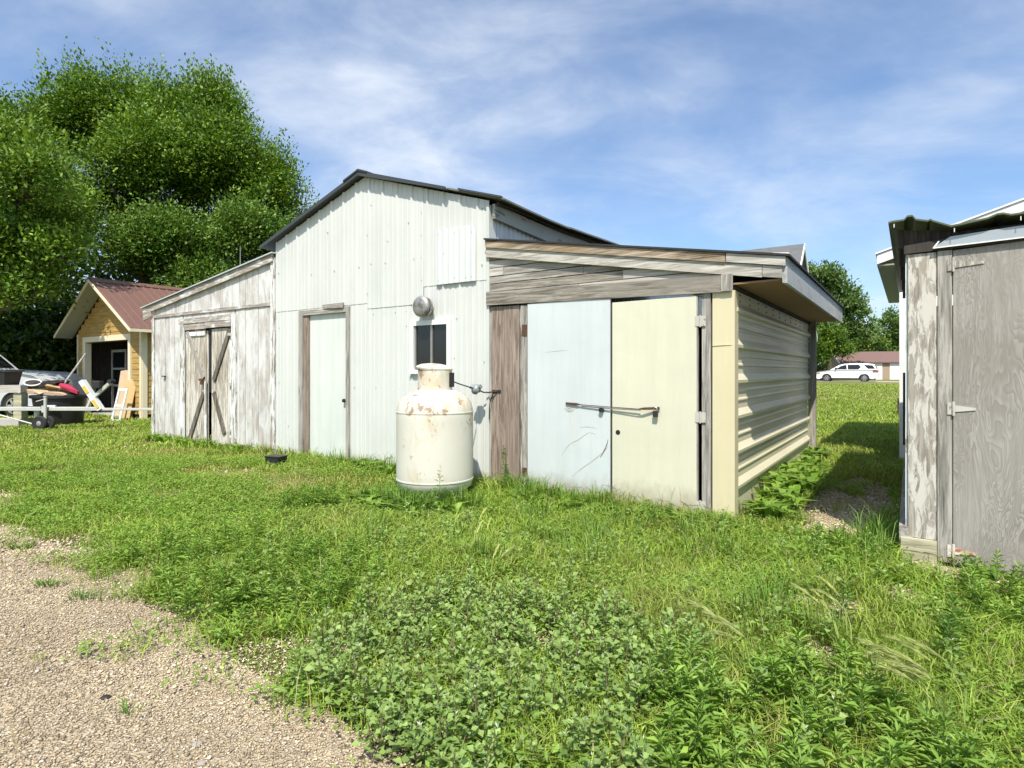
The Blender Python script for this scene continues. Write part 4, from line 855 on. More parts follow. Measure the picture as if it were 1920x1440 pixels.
# ------------------------------------------------------------------ vehicles
def car(name, loc, rz, L, low, top, wheels, glass, paint, label, cat, width=1.95, wr=.37, lamps=()):
    """side outline swept across the width; x = 0 at the nose, negative to the tail"""
    C = root(name, loc, rz, label, cat)
    hw_ = width / 2; out_ = []
    for (x, z) in low: out_.append((-x, z))
    bot = []
    for wx in sorted(wheels, reverse=True):
        for a in range(0, 181, 15): bot.append((-(wx + (wr + .06) * math.cos(R(a))), wr + (wr + .06) * math.sin(R(a))))
    out_ += bot
    b = MB(); n = len(out_)
    lay = [(-hw_, .94), (-hw_ * .985, 1.), (hw_ * .985, 1.), (hw_, .94)]
    czm = .75
    for y, s in ((-hw_ * .93, .0), (-hw_, 1.), (hw_, 1.), (hw_ * .93, .0)):
        for (x, z) in out_:
            ins = 0 if s else .04
            b.v.append((x + (ins if x < -L / 2 else -ins) , y, z + (-.03 if (not s and z > 1) else 0)))
    for j in range(3):
        for i in range(n): p = j * n; b.f.append((p + i, p + (i + 1) % n, p + n + (i + 1) % n, p + n + i))
    b.f += [tuple(range(n)), tuple(range(4 * n - 1, 3 * n - 1, -1))]
    body = b.build('body', M[paint], C, smooth=True)
    t = [(-x, z) for x, z in top]; b = MB(); n = len(t); zb = t[0][1]; zt = max(z for _, z in t)
    def inset(z): return hw_ * .97 - (z - zb) * .30
    for sgn in (-1, 1):
        for (x, z) in t: b.v.append((x, sgn * inset(z), z))
    b.f = [tuple(range(n)), tuple(range(2 * n - 1, n - 1, -1))] + [(i, i + n, (i + 1) % n + n, (i + 1) % n) for i in range(n)]
    b.build('cabin', M[paint], C, smooth=True)
    for g in glass:
        for sgn in (-1, 1):
            b = MB(); k = len(g)
            for off in (.012, -.006): b.v += [(-x, sgn * (inset(z) + off), z) for x, z in g]
            b.f = [tuple(range(k)), tuple(range(2 * k - 1, k - 1, -1))] + [(i, i + k, (i + 1) % k + k, (i + 1) % k) for i in range(k)]
            b.build('side_window', M['glass_dark'], C)
    for (i0, i1, nm) in ((0, 1, 'windscreen'), (n - 2, n - 1, 'rear_window')):
        (x0, z0), (x1, z1) = t[i0], t[i1]
        if nm == 'rear_window': (x0, z0), (x1, z1) = (x1, z1), (x0, z0)
        s = .02 if nm == 'windscreen' else -.02
        A = lambda f: (x0 + (x1 - x0) * f + s, z0 + (z1 - z0) * f + .012)
        b = MB()
        for f in (.12, .92):
            X, Zz = A(f); hwz = inset(Zz) - .1; b.v += [(X, -hwz, Zz), (X, hwz, Zz)]
        b.f = [(0, 1, 3, 2)]; b.build(nm, M['glass_dark'], C)
    for wx in wheels:
        for sgn in (-1, 1):
            Mr = Matrix.Rotation(R(90), 3, 'X')
            tw = MB().lathe([(wr * .62, -.11), (wr * .93, -.115), (wr, -.08), (wr, .08), (wr * .93, .115), (wr * .62, .11)], (-wx, sgn * (hw_ - .13), wr), 28, Mr).build('wheel', M['rubber'], C, smooth=True)
            b = MB(); yy = sgn * (hw_ - .025)
            b.lathe([(wr * .60, -.01), (wr * .66, .0), (wr * .66, .02), (wr * .58, .02)], (-wx, yy, wr), 24, Mr)
            for k in range(6):
                a = k * math.pi / 3; b.obox((-wx + math.cos(a) * wr * .33, yy, wr + math.sin(a) * wr * .33), (math.cos(a) * wr * .30, 0, math.sin(a) * wr * .30), (-math.sin(a) * .035, 0, math.cos(a) * .035), (0, .012, 0))
            b.build('rim', M['alloy'], tw)
    for (x, z, l, hgt, m) in lamps:
        for sgn in (-1, 1): MB().box(-x - l, -x, sgn * hw_ * .99 - .02, sgn * hw_ * .99 + .02, z, z + hgt).build('lamp', M[m], C, bevel=.006)
    for sgn in (-1, 1):
        wx, wz_ = glass[0][0]; MB().box(-wx - .12, -wx + .05, sgn * (hw_ + .02) - .09, sgn * (hw_ + .02) + .09, wz_ + .02, wz_ + .16).build('mirror', M['black_plastic'], C, bevel=.02)
        MB().box(-3.0, -.0 - 1.5, sgn * (hw_ + .004) - .012, sgn * (hw_ + .004) + .012, .30, .38).build('sill_trim', M['black_plastic'], C)
    box('underbody', M['black_plastic'], C, -L + .3, -.3, -hw_ * .8, hw_ * .8, .22, .40)
    return C
sx, sy = 31.98, 55.5
fx_, fy_ = -CT, -ST
car('parked_car', (sx + fx_ * 2.6, sy + fy_ * 2.6, .41), TH + math.pi, 5.19,
    [(.25, .28), (.03, .42), (.0, .66), (.06, .86), (.30, .99), (1.30, 1.12), (1.6, 1.15), (3.5, 1.16), (5.02, 1.16), (5.16, .98), (5.19, .72), (5.12, .5), (4.75, .30)],
    [(1.25, 1.13), (2.02, 1.60), (2.45, 1.72), (3.4, 1.78), (4.35, 1.74), (4.86, 1.66), (5.06, 1.16)], (.98, 4.06),
    [[(1.72, 1.19), (2.15, 1.50), (2.45, 1.60), (2.62, 1.62), (2.66, 1.19)], [(2.74, 1.19), (2.72, 1.62), (3.62, 1.64), (3.80, 1.40), (3.60, 1.19)], [(4.02, 1.62), (4.72, 1.56), (4.92, 1.24), (4.35, 1.24)]],
    'white_car', 'white SUV parked on the street beyond the lawn', 'car', lamps=((.08, .82, .36, .09, 'lamp_amber'), (4.74, .98, .42, .12, 'lamp_red')))
p0 = pt(133, 760, 18.2)
car('silver_car', (p0[0], p0[1], 0), R(-6), 5.2,
    [(.15, .35), (.02, .55), (.0, .85), (.08, 1.12), (.35, 1.26), (1.0, 1.37), (2.6, 1.45), (3.5, 1.46), (5.0, 1.44), (5.15, 1.2), (5.2, .7), (5.0, .35)],
    [(2.75, 1.44), (3.35, 2.02), (3.6, 2.10), (4.4, 2.10), (4.85, 1.98), (5.08, 1.46)], (1.0, 4.1),
    [[(3.0, 1.50), (3.42, 1.94), (3.6, 1.98), (3.6, 1.50)], [(3.7, 1.50), (3.7, 1.98), (4.3, 1.98), (4.6, 1.50)]],
    'silver_car', 'silver vehicle with hazy headlight parked beside the ochre garage', 'car', width=1.9, wr=.36, lamps=((.10, .93, .36, .22, 'lamp_amber'),))

# ------------------------------------------------------------------ street, far houses
mb = MB()
for s in np.arange(-60, 61, 2.):
    for d in (-1.6, 3.4):
        X = sx + s * CT - d * ST - .6; Y = sy + s * ST + d * CT - .4; mb.v.append((X, Y, float(gh(X, Y)) + .012))
n = len(mb.v) // 2; mb.f = [(2 * i, 2 * i + 2, 2 * i + 3, 2 * i + 1) for i in range(n - 1)]
tag(mb.build('street', M['road']), 'pale gravel street beyond the lawn', kind='structure')
def house(name, loc, rz, W, Dp, eh, rh, over, wall, roofm, label, ridge='x'):
    Hs = root(name, loc, rz, label, 'house')
    box('wall', wall, Hs, 0, W, 0, .15, 0, eh); box('wall', wall, Hs, 0, W, Dp - .15, Dp, 0, eh)
    for a in (0, W - .15): MB().prism([(.151, 0), (Dp - .151, 0), (Dp - .151, eh), (Dp / 2, rh - .12), (.151, eh)], a, a + .15, 'x').build('gable_wall', wall, Hs)
    sl_ = (rh - eh) / (Dp / 2)
    for s in (0, 1):
        y0, y1 = (-over, Dp / 2) if s == 0 else (Dp + over, Dp / 2); z0 = eh - over * sl_
        b = MB(); b.prism([(y0, z0), (y1, rh), (y1, rh + .12), (y0, z0 + .12)], -over, W + over, 'x'); b.build('roof_slope', roofm, Hs)
        for xx_ in (-over - .04, W + over + .002): MB().prism([(y0, z0 - .10), (y1, rh - .10), (y1, rh + .12), (y0, z0 + .12)], xx_, xx_ + .038, 'x').build('rake_board', M['white_frame'], Hs)
    return Hs
hx, hy = l2w(-2.34 - .35 - 8.0, 18.3)
H1 = house('grey_roofed_house', (hx, hy, .02), TH, 8.0, 7.4, 3.25, 6.75, .35, M['white_siding'], M['shingle'], 'house with steep grey shingle roof peeking over the lean-to')
box('window', M['glass_dark'], H1, 8.0, 8.02, 2.6, 3.6, 1.0, 2.2)
hx, hy = pt(1578, 700, 71)[:2]
H2 = house('brown_roofed_house', (hx, hy, .45), TH + .35, 9.6, 6.5, 2.1, 3.35, .3, M['brick_tan'], M['brown_shingle'], 'low tan brick house with brown roof behind the white car')
box('garage_door', M['white_siding'], H2, 1.2, 4.4, -.03, -.001, 0, 1.95); box('garage_door', M['white_siding'], H2, 5.2, 8.4, -.03, -.001, 0, 1.95)
box('window', M['glass_dark'], H2, 8.7, 9.4, -.02, -.001, 1.0, 1.7)
q = l2w(1.42, 17.0); PB = root('planter_box', (q[0], q[1], float(gh(*q))), TH, 'small brown wooden box on the lawn beside the white building', 'box')
MB().box(-.3, .9, -.25, .25, 0, .42).build('box_body', M['wood_z_brown'], PB); MB().box(-.34, -.302, -.28, .28, 0, .5).build('end_board', M['wood_dark'], PB); MB().box(-.3, .95, -.3, .3, .422, .45).build('rim', M['wood_z_brown'], PB)
q = pt(1520, 720, 40)
#---PART4---
sc.cycles.use_denoising = True; sc.cycles.denoiser = 'OPENIMAGEDENOISE'; sc.cycles.denoising_input_passes = 'RGB_ALBEDO_NORMAL'; sc.cycles.denoising_prefilter = 'NONE'
# ------------------------------------------------------------------ foliage helpers (numpy)
def np_mesh(name, V, F, C, m, parent=None):
    me = bpy.data.meshes.new(name); V = np.asarray(V, np.float32); F = np.asarray(F, np.int32)
    me.vertices.add(len(V)); me.vertices.foreach_set('co', V.ravel())
    me.loops.add(F.size); me.loops.foreach_set('vertex_index', F.ravel())
    me.polygons.add(len(F)); me.polygons.foreach_set('loop_start', np.arange(0, F.size, 3, dtype=np.int32))
    me.update(calc_edges=True)
    a = me.color_attributes.new('col', 'FLOAT_COLOR', 'POINT'); C4 = np.ones((len(V), 4), np.float32); C4[:, :3] = C; a.data.foreach_set('color', C4.ravel())
    me.materials.append(m); o = bpy.data.objects.new(name, me); col.objects.link(o)
    if parent: o.parent = parent
    return o
class Veg:
    def __init__(s): s.V = []; s.F = []; s.C = []; s.n = 0
    def push(s, V, F, C): s.V.append(V); s.F.append(F + s.n); s.C.append(C); s.n += len(V)
    def blades(s, P, az, h, reach, wd, colr, mid=.55, droop=0.):
        """arched blades: two-vertex root, two-vertex middle, pointed tip"""
        N = len(P); d = np.stack([np.cos(az), np.sin(az), 0 * az], 1); side = np.stack([-np.sin(az), np.cos(az), 0 * az], 1)
        tw = RNG.uniform(-.9, .9, N)[:, None]; side = side * np.cos(tw) + d * np.sin(tw)
        up = np.array([0, 0, 1.])
        w_ = wd[:, None]; A = P - side * w_ * .35; B = P + side * w_ * .35
        Mi = P + d * (reach * .32)[:, None] + up * (h * .68)[:, None]
        Cc = Mi - side * w_ * .5; Dd = Mi + side * w_ * .5
        T = P + d * reach[:, None] + up * (h * (1 - droop))[:, None]
        V = np.stack([A, B, Cc, Dd, T], 1).reshape(-1, 3)
        i = np.arange(N)[:, None] * 5; F = np.concatenate([i + [0, 1, 2], i + [1, 3, 2], i + [2, 3, 4]], 1).reshape(-1, 3)
        s.push(V, F, np.repeat(colr, 5, 0))
    def leaves(s, P, D, U, L, W, colr, fold=.2, droop=.0):
        D = D / np.linalg.norm(D, axis=1)[:, None]; S = np.cross(D, U); S /= (np.linalg.norm(S, axis=1)[:, None] + 1e-9); Nn = np.cross(S, D)
        L = L[:, None]; W = W[:, None]
        m_ = P + D * L * .45
        V = np.stack([P, m_ + S * W * .5 + Nn * W * fold, P + D * L - np.array([0, 0, 1.]) * L * droop, m_ - S * W * .5 + Nn * W * fold], 1).reshape(-1, 3)
        i = np.arange(len(P))[:, None] * 4; F = np.concatenate([i + [0, 1, 2], i + [0, 2, 3]], 1).reshape(-1, 3)
        s.push(V, F, np.repeat(colr, 4, 0))
    def obj(s, name, m, parent=None): return np_mesh(name, np.concatenate(s.V), np.concatenate(s.F), np.concatenate(s.C), m, parent)
def rcol(N, a, b, j=.12):
    f = RNG.random((N, 1)); c = np.array(a) * (1 - f) + np.array(b) * f
    return np.clip(c * (1 + RNG.normal(0, j, (N, 1))), .005, 1)
def rdir(N):
    v = RNG.normal(size=(N, 3)); return v / np.linalg.norm(v, axis=1)[:, None]

# ------------------------------------------------------------------ trees
def tree(name, base, trunk, lobes, per, leaf, ca, cb, label, group=None, cl=.42, limbs=True, shell=.25, subl=6):
    T = root(name, (base[0], base[1], base[2]), 0, label, 'tree', group)
    g = Veg(); tb = MB(); bx_, by_, bz_ = base
    ex = []
    for (cx, cy, cz, rx, ry, rz_) in lobes:
        ex.append((cx, cy, cz, rx * .78, ry * .78, rz_ * .78))
        for _ in range(subl):
            u = rdir(1)[0]; u[2] = abs(u[2]) * .9 - .25 if u[2] < .3 else u[2]; k_ = RNG.uniform(.30, .50)
            ex.append((cx + u[0] * rx * .68, cy + u[1] * ry * .68, cz + u[2] * rz_ * .68, rx * k_, ry * k_, rz_ * k_ * RNG.uniform(.9, 1.5)))
    core = lobes; lobes = ex
    tot = sum(l[3] * l[4] + l[4] * l[5] + l[3] * l[5] for l in lobes)
    for li, (cx, cy, cz, rx, ry, rz_) in enumerate(lobes):
        nc = int(per * (rx * ry + ry * rz_ + rx * rz_) / tot)
        d = rdir(nc); d[:, 2] = np.where(d[:, 2] < -.35, -d[:, 2] * .8, d[:, 2]); d /= np.linalg.norm(d, axis=1)[:, None]
        lump = .74 + .52 * vnoise(d[:, 0] * 3 + li, d[:, 2] * 3 + d[:, 1] * 2, .9, li)
        r = (1 - RNG.exponential(.2, nc) + RNG.normal(0, .09, nc)) * lump; shoot = RNG.random(nc) < .22
        c = np.array([cx, cy, cz]) + d * np.array([rx, ry, rz_]) * r[:, None]
        shade = rcol(nc, ca, cb, .18)
        nl = leaf[2]
        P = np.repeat(c, nl, 0); dd = np.repeat(d, nl, 0); N = len(P)
        ax_ = np.repeat((d * .6 + np.array([.1, 0, .8])) * np.where(shoot, 1, .0)[:, None], nl, 0) * RNG.uniform(-.3, 1.5, (N, 1)) * (cl * 1.5)
        P = P + ax_ + np.clip(RNG.normal(0, 1, (N, 3)), -1.7, 1.7) * np.array([cl, cl, cl * .6]) * np.where(np.repeat(shoot, nl)[:, None], .45, 1.)
        D = dd * .8 + rdir(N) * .9 + np.array([0, 0, .25]); U = rdir(N) * .6 + np.array([0, -.35, .9])
        L = RNG.uniform(leaf[0], leaf[1], N); colr = np.repeat(shade, nl, 0) * (1 + RNG.normal(0, .13, (N, 1)))
        g.leaves(P - np.array(base), D, U, L, L * RNG.uniform(.42, .62, N), np.clip(colr, .004, 1), .15)
        if limbs and li % (subl + 1) == 0:
            a = Vector((0, 0, trunk[0] * random.uniform(.55, .95))); q = Vector((cx - bx_, cy - by_, cz - bz_))
            m1 = a.lerp(q, .5) + Vector((random.uniform(-.4, .4), random.uniform(-.3, .3), -.25))
            tb.tube([a, m1, q], [trunk[1] * .5, trunk[1] * .3, .05], 7)
            for k in range(7):
                e = q + Vector((random.uniform(-1, 1) * rx, random.uniform(-1, 1) * ry, random.uniform(-.6, .8) * rz_)) * .75
                st_ = m1.lerp(q, random.random()); tb.tube([st_, st_.lerp(e, .5) + Vector((0, 0, random.uniform(-.1, .3))), e], [.07, .045, .015], 5)
    tb2 = MB(); tb2.tube([(0, 0, -.2), (.03, 0, trunk[0] * .2), (-.05, .05, trunk[0] * .6), (.04, 0, trunk[0])], [trunk[1] * 1.35, trunk[1], trunk[1] * .85, trunk[1] * .6], 12)
    tr_ = tb2.build('trunk', M['bark'], T, smooth=True)
    if limbs: tb.build('limbs', M['bark'], T, smooth=True)
    g.obj('crown', M['tree_leaf'], T); return T
LA, LB = (.05, .13, .014), (.185, .29, .03)
tree('shade_tree', (-14.6, 27.0, 0), (6.5, .42), [(-18.0, 27.2, 12.6, 2.7, 2.8, 3.1), (-15.8, 26.8, 11.9, 2.2, 2.4, 2.2), (-13.7, 26.8, 12.6, 1.5, 2.0, 2.3), (-12.3, 26.4, 9.9, 2.5, 2.6, 2.6), (-15.2, 25.3, 9.6, 2.9, 2.2, 2.5), (-11.0, 26.2, 8.9, 1.6, 2.0, 2.0), (-20.4, 26.6, 11.9, 1.7, 2.0, 2.4), (-17.0, 28.5, 7.2, 2.4, 2.0, 2.2), (-16.6, 29, 10.0, 3.2, 1.8, 2.6), (-13.0, 28.6, 7.6, 3.0, 1.8, 2.4), (-19.5, 28.5, 9.0, 2.6, 1.8, 2.4)],
     4600, (.11, .20, 40), LA, LB, 'tall leafy tree with broken rounded crown, highest behind the ochre garage', cl=.40)
tree('shade_tree', (-22.8, 24.2, 0), (5.0, .38), [(-22.4, 24.3, 10.6, 2.0, 2.2, 2.9), (-20.4, 23.6, 8.4, 2.3, 1.9, 2.1), (-23.6, 23.5, 7.5, 2.6, 2.0, 2.2), (-18.4, 23.4, 6.9, 2.1, 1.7, 1.8), (-21.0, 22.3, 5.6, 2.3, 1.5, 1.7), (-25.2, 24.5, 10.2, 2.4, 2.2, 2.6), (-18.0, 21.8, 4.5, 1.5, 1.0, 1.3), (-20.6, 21.0, 3.6, 1.5, 1.0, 1.1), (-15.4, 18.6, 6.0, 1.9, 1.5, 1.7), (-14.6, 17.6, 4.9, 1.0, .9, 1.0), (-17.2, 18.6, 4.6, 1.7, 1.2, 1.5), (-16.6, 19.4, 8.0, 2.1, 1.8, 1.7), (-13.5, 16.2, 6.5, 1.35, 1.0, 1.2), (-15.0, 16.4, 5.0, 1.2, .9, 1.0), (-14.0, 17.1, 3.7, .8, .6, .8), (-15.7, 17.4, 3.5, 1.1, .8, .9), (-13.2, 16.9, 4.7, .7, .6, .7)],
     3900, (.10, .185, 38), LA, LB, 'leafy tree at the left edge with low boughs over the parked vehicle', cl=.36)
tree('shade_tree', (-12.2, 23.4, 0), (3.4, .22), [(-13.4, 23.2, 5.9, 2.4, 1.5, 1.5), (-10.9, 23.4, 6.4, 1.7, 1.4, 1.5), (-15.6, 23.6, 5.7, 1.6, 1.3, 1.6), (-9.3, 23.8, 5.9, 1.2, 1.2, 1.3), (-11.9, 23.0, 4.4, 2.1, 1.3, 1.3)],
     1700, (.10, .18, 38), LA, (.145, .23, .035), 'low spreading tree between ochre garage and peeling lean-to', cl=.33)
FA, FB = (.07, .14, .03), (.15, .24, .05)
tree('street_tree', (36.0, 66, .45), (5, .35), [(35.3, 66, 10.8, 2.3, 2.2, 2.6), (36.9, 66, 9.0, 2.2, 2.2, 2.4), (38.1, 66, 7.2, 2.4, 2.2, 2.2), (36.0, 65.4, 5.8, 2.6, 2.0, 2.0), (34.0, 66, 8.2, 1.6, 1.8, 2.2), (39.6, 66.4, 5.2, 2.2, 2.0, 1.8)], 700, (.3, .5, 26), FA, (.16, .245, .085), 'tall pale-green poplar behind the white car', cl=.42)
tree('street_tree', (32.3, 59.5, .45), (2.0, .16), [(32.0, 59.5, 3.9, 2.0, 1.6, 1.9), (33.6, 59.8, 3.2, 1.5, 1.4, 1.6), (31.0, 59.8, 2.7, 1.3, 1.3, 1.5)], 330, (.2, .36, 26), (.06, .13, .012), (.13, .21, .025), 'round bright green small tree left of the white car', cl=.3, limbs=False)
tree('street_tree', (42.3, 76, .45), (3, .25), [(41.2, 76, 5.6, 2.6, 2, 2.3), (44, 76.5, 4.8, 2.6, 2, 2.2), (46.6, 77, 4.6, 2.4, 2, 2.0), (38.5, 75, 4.6, 2.2, 2, 2.0)], 420, (.3, .5, 24), (.06, .12, .02), (.13, .21, .03), 'wide yellow-green tree above the brown roof', cl=.4, limbs=False)
tree('street_tree', (53.8, 82, .45), (4, .3), [(53.8, 82, 7.0, 2.3, 2.2, 2.6), (55.2, 82, 5.0, 2.6, 2.2, 2.2), (51.8, 82, 3.8, 2.0, 2., 1.8)], 300, (.3, .5, 24), FA, FB, 'green tree at the far end of the gap beside the white building', cl=.4, limbs=False)
# dark bushes filling in the shade behind the garage and a distant wood
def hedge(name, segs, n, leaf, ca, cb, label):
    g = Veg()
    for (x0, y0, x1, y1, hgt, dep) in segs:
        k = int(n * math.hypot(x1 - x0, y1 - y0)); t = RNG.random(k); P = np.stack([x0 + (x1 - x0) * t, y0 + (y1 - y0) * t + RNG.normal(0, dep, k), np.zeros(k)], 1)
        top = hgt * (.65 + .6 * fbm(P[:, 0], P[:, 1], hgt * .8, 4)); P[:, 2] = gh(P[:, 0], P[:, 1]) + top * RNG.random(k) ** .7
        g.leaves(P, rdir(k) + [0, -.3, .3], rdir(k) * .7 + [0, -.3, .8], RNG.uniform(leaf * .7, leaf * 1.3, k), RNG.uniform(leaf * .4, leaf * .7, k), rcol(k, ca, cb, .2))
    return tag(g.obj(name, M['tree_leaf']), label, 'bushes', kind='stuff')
hedge('shade_fill_bushes', [(-34, 31, -9, 32.5, 8.0, 1.0), (-34, 29, -9, 30.5, 5.0, .8), (-30, 27.4, -16, 28.0, 3.6, .5)], 900, .34, (.03, .07, .012), (.075, .13, .022), 'dark bushes added to fill the shade under the trees behind the garage')  # dark leaf colour stands in for deep shade; bushes added as dark fill
hedge('far_wood', [(-200, 150, 20, 170, 11, 3), (20, 120, 150, 110, 8, 2), (60, 84, 110, 76, 5, 1.5)], 90, 1.3, (.045, .10, .02), (.10, .17, .035), 'distant line of trees beyond the houses')
hedge('street_shrubs', [(29.0, 61.5, 33.0, 61.0, 1.9, .4), (44.5, 66.0, 49, 64.5, 1.0, .3), (26, 63.5, 30, 63.0, 3.2, .5)], 500, .22, (.07, .11, .03), (.15, .18, .06), 'scrubby bushes along the street')

# ------------------------------------------------------------------ lawn, weeds, gravel
def inside(X, Y, poly):
    r = np.zeros(len(X), bool); n = len(poly)
    for i in range(n):
        (x0, y0), (x1, y1) = poly[i], poly[(i + 1) % n]
        c = ((y0 > Y) != (y1 > Y)) & (X < (x1 - x0) * (Y - y0) / (y1 - y0 + 1e-12) + x0); r ^= c
    return r
def sample(t0, t1, dens, spread=1.18):
    area = spread * (t1 * t1 - t0 * t0); n = int(area * dens); t = np.sqrt(RNG.random(n) * (t1 * t1 - t0 * t0) + t0 * t0)
    return RNG.uniform(-spread, spread, n) * t, t
def blocked(X, Y):
    x, y = w2l(X, Y)
    b = (x > -11.43) & (x < .06) & (y > -.0) & (y < 5.1)
    b |= (x > -11.43) & (x < -3.) & (y > -.0) & (y < 30)
    b |= (x > GX - .03) & (x < GX + 2.7) & (y > GY - .01) & (y < 15)
    b |= (x > 1.28) & (y > 4.74) & (y < 10.3) & (x < 5.8)
    gx_ = (X + 10.52) * math.cos(-GA_) - (Y - 16.53) * math.sin(-GA_); gy_ = (X + 10.52) * math.sin(-GA_) + (Y - 16.53) * math.cos(-GA_)
    b |= (gx_ > -4.6) & (gx_ < 0) & (gy_ > -.02) & (gy_ < 7.2)
    b |= (x - TX) ** 2 + (y - TY) ** 2 < .30 ** 2
    return b
def bare(X, Y, stones=False):
    """0 on grass, 1 on gravel, soft ragged edges"""
    x, y = w2l(X, Y); e = (edge_y(x) + .02 - y) / .5 + .5 + 2.6 * (fbm(X, Y, .4, 21) - .5)
    m = np.clip(e, 0, 1)
    for poly, s, th_ in ((ALLEY, .97, .33), (FRONT, .97, .28)):
        m = np.maximum(m, s * (inside(x, y, poly) & (fbm(X, Y, .3, 8) > th_)))
    spots = (fbm(X, Y, .55, 31) > .635) & (x > -.6) & (y < .2); m = np.maximum(m, spots * .75)
    spots = (fbm(X, Y, .8, 37) > .68) & (x < -.6) & (y < -.3) & (y > -4); m = np.maximum(m, spots * (.12 if stones else .55))
    # ragged islands of growth in the gravel
    isl = (fbm(X, Y, .45, 91) > .80) & (y > edge_y(x) - .75) & (y < edge_y(x) + .3); m = np.where(isl, np.minimum(m, .55), m)
    return m
GOOSE = [(-.95, 2.55), (-.86, 3.4), (-.3, 3.55), (.45, 3.25), (.95, 2.95), (.85, 2.45), (.5, 2.2), (.45, 1.3), (-.25, 1.3), (-.5, 2.1)]
HORSE = [[(-2.85, 4.1), (-2.25, 4.75), (-.95, 4.2), (-.85, 3.1), (-1.4, 3.0), (-2.1, 3.5)], [(.45, 2.2), (.75, 2.6), (1.25, 2.55), (1.7, 2.1), (1.4, 1.3), (.4, 1.3)], [(2.35, 3.1), (2.75, 3.7), (3.4, 3.7), (3.0, 2.5), (2.5, 2.6)], [(-2.25, 5.55), (-2.2, 6.1), (-1.75, 6.1), (-1.75, 5.6)], [(2.2, 4.2), (2.3, 4.7), (2.7, 4.6), (2.75, 4.1)]]
g = Veg()
for t0, t1, dn, w0 in ((1.3, 2.6, 5200, .0042), (2.6, 4.2, 4600, .0044), (4.2, 6.5, 3300, .0055), (6.5, 10, 1500, .008), (10, 16, 620, .0125), (16, 26, 210, .021), (26, 46, 34, .036)):
    X, Y = sample(t0, t1, dn); k = ~blocked(X, Y); X, Y = X[k], Y[k]
    x, y = w2l(X, Y); bm_ = bare(X, Y); k = RNG.random(len(X)) > bm_ ** .6; X, Y, x, y, bm_ = X[k], Y[k], x[k], y[k], bm_[k]
    N = len(X); weedy = ss((x + 4.6) / 2.2) * ss((y + 4.6) / .8); far = Y > 12
    hgt = RNG.uniform(.035, .075, N) * (1 - weedy) + RNG.uniform(.05, .135, N) * weedy
    clump = fbm(X, Y, .5, 12); hgt *= .6 + .9 * clump
    nearwall = np.exp(-np.abs(np.where(x < .1, y, 9)) / np.where(x > -3.2, .5, .25)) * (x > -11.6) * (x < .1); hgt += nearwall * RNG.uniform(.02, .22, N) * np.where(x > -1., .55, 1.) * (.5 + fbm(X, Y, .4, 77))
    hgt = np.where(far, RNG.uniform(.04, .09, N), hgt) * (1 - .45 * bm_); hgt = np.where(t1 > 16, hgt * 1.3, hgt)
    az = RNG.uniform(0, 2 * math.pi, N); reach = hgt * RNG.uniform(.3, 1.5, N)
    wd = w0 * RNG.uniform(.6, 1.5, N)
    fv = fbm(X, Y, 1.6, 41)[:, None]; dry = np.clip((fbm(X, Y, .9, 44)[:, None] - .43) * 3, 0, 1)
    c = rcol(N, (.15, .26, .027), (.315, .425, .066), .22); c = c * (1 - .55 * dry * (1 - weedy[:, None] * .5)) + np.array([.36, .34, .12]) * .55 * dry * (1 - weedy[:, None] * .5)
    c *= (.8 + .45 * fv); straw = RNG.random(N) < .05; c[straw] = rcol(straw.sum(), (.36, .30, .15), (.45, .40, .22))
    g.blades(np.stack([X, Y, gh(X, Y)], 1), az, hgt, reach, wd, c, droop=.1)
tag(g.obj('grass', M['leaf']), 'short green grass of the yard and lawn', 'grass', kind='stuff')
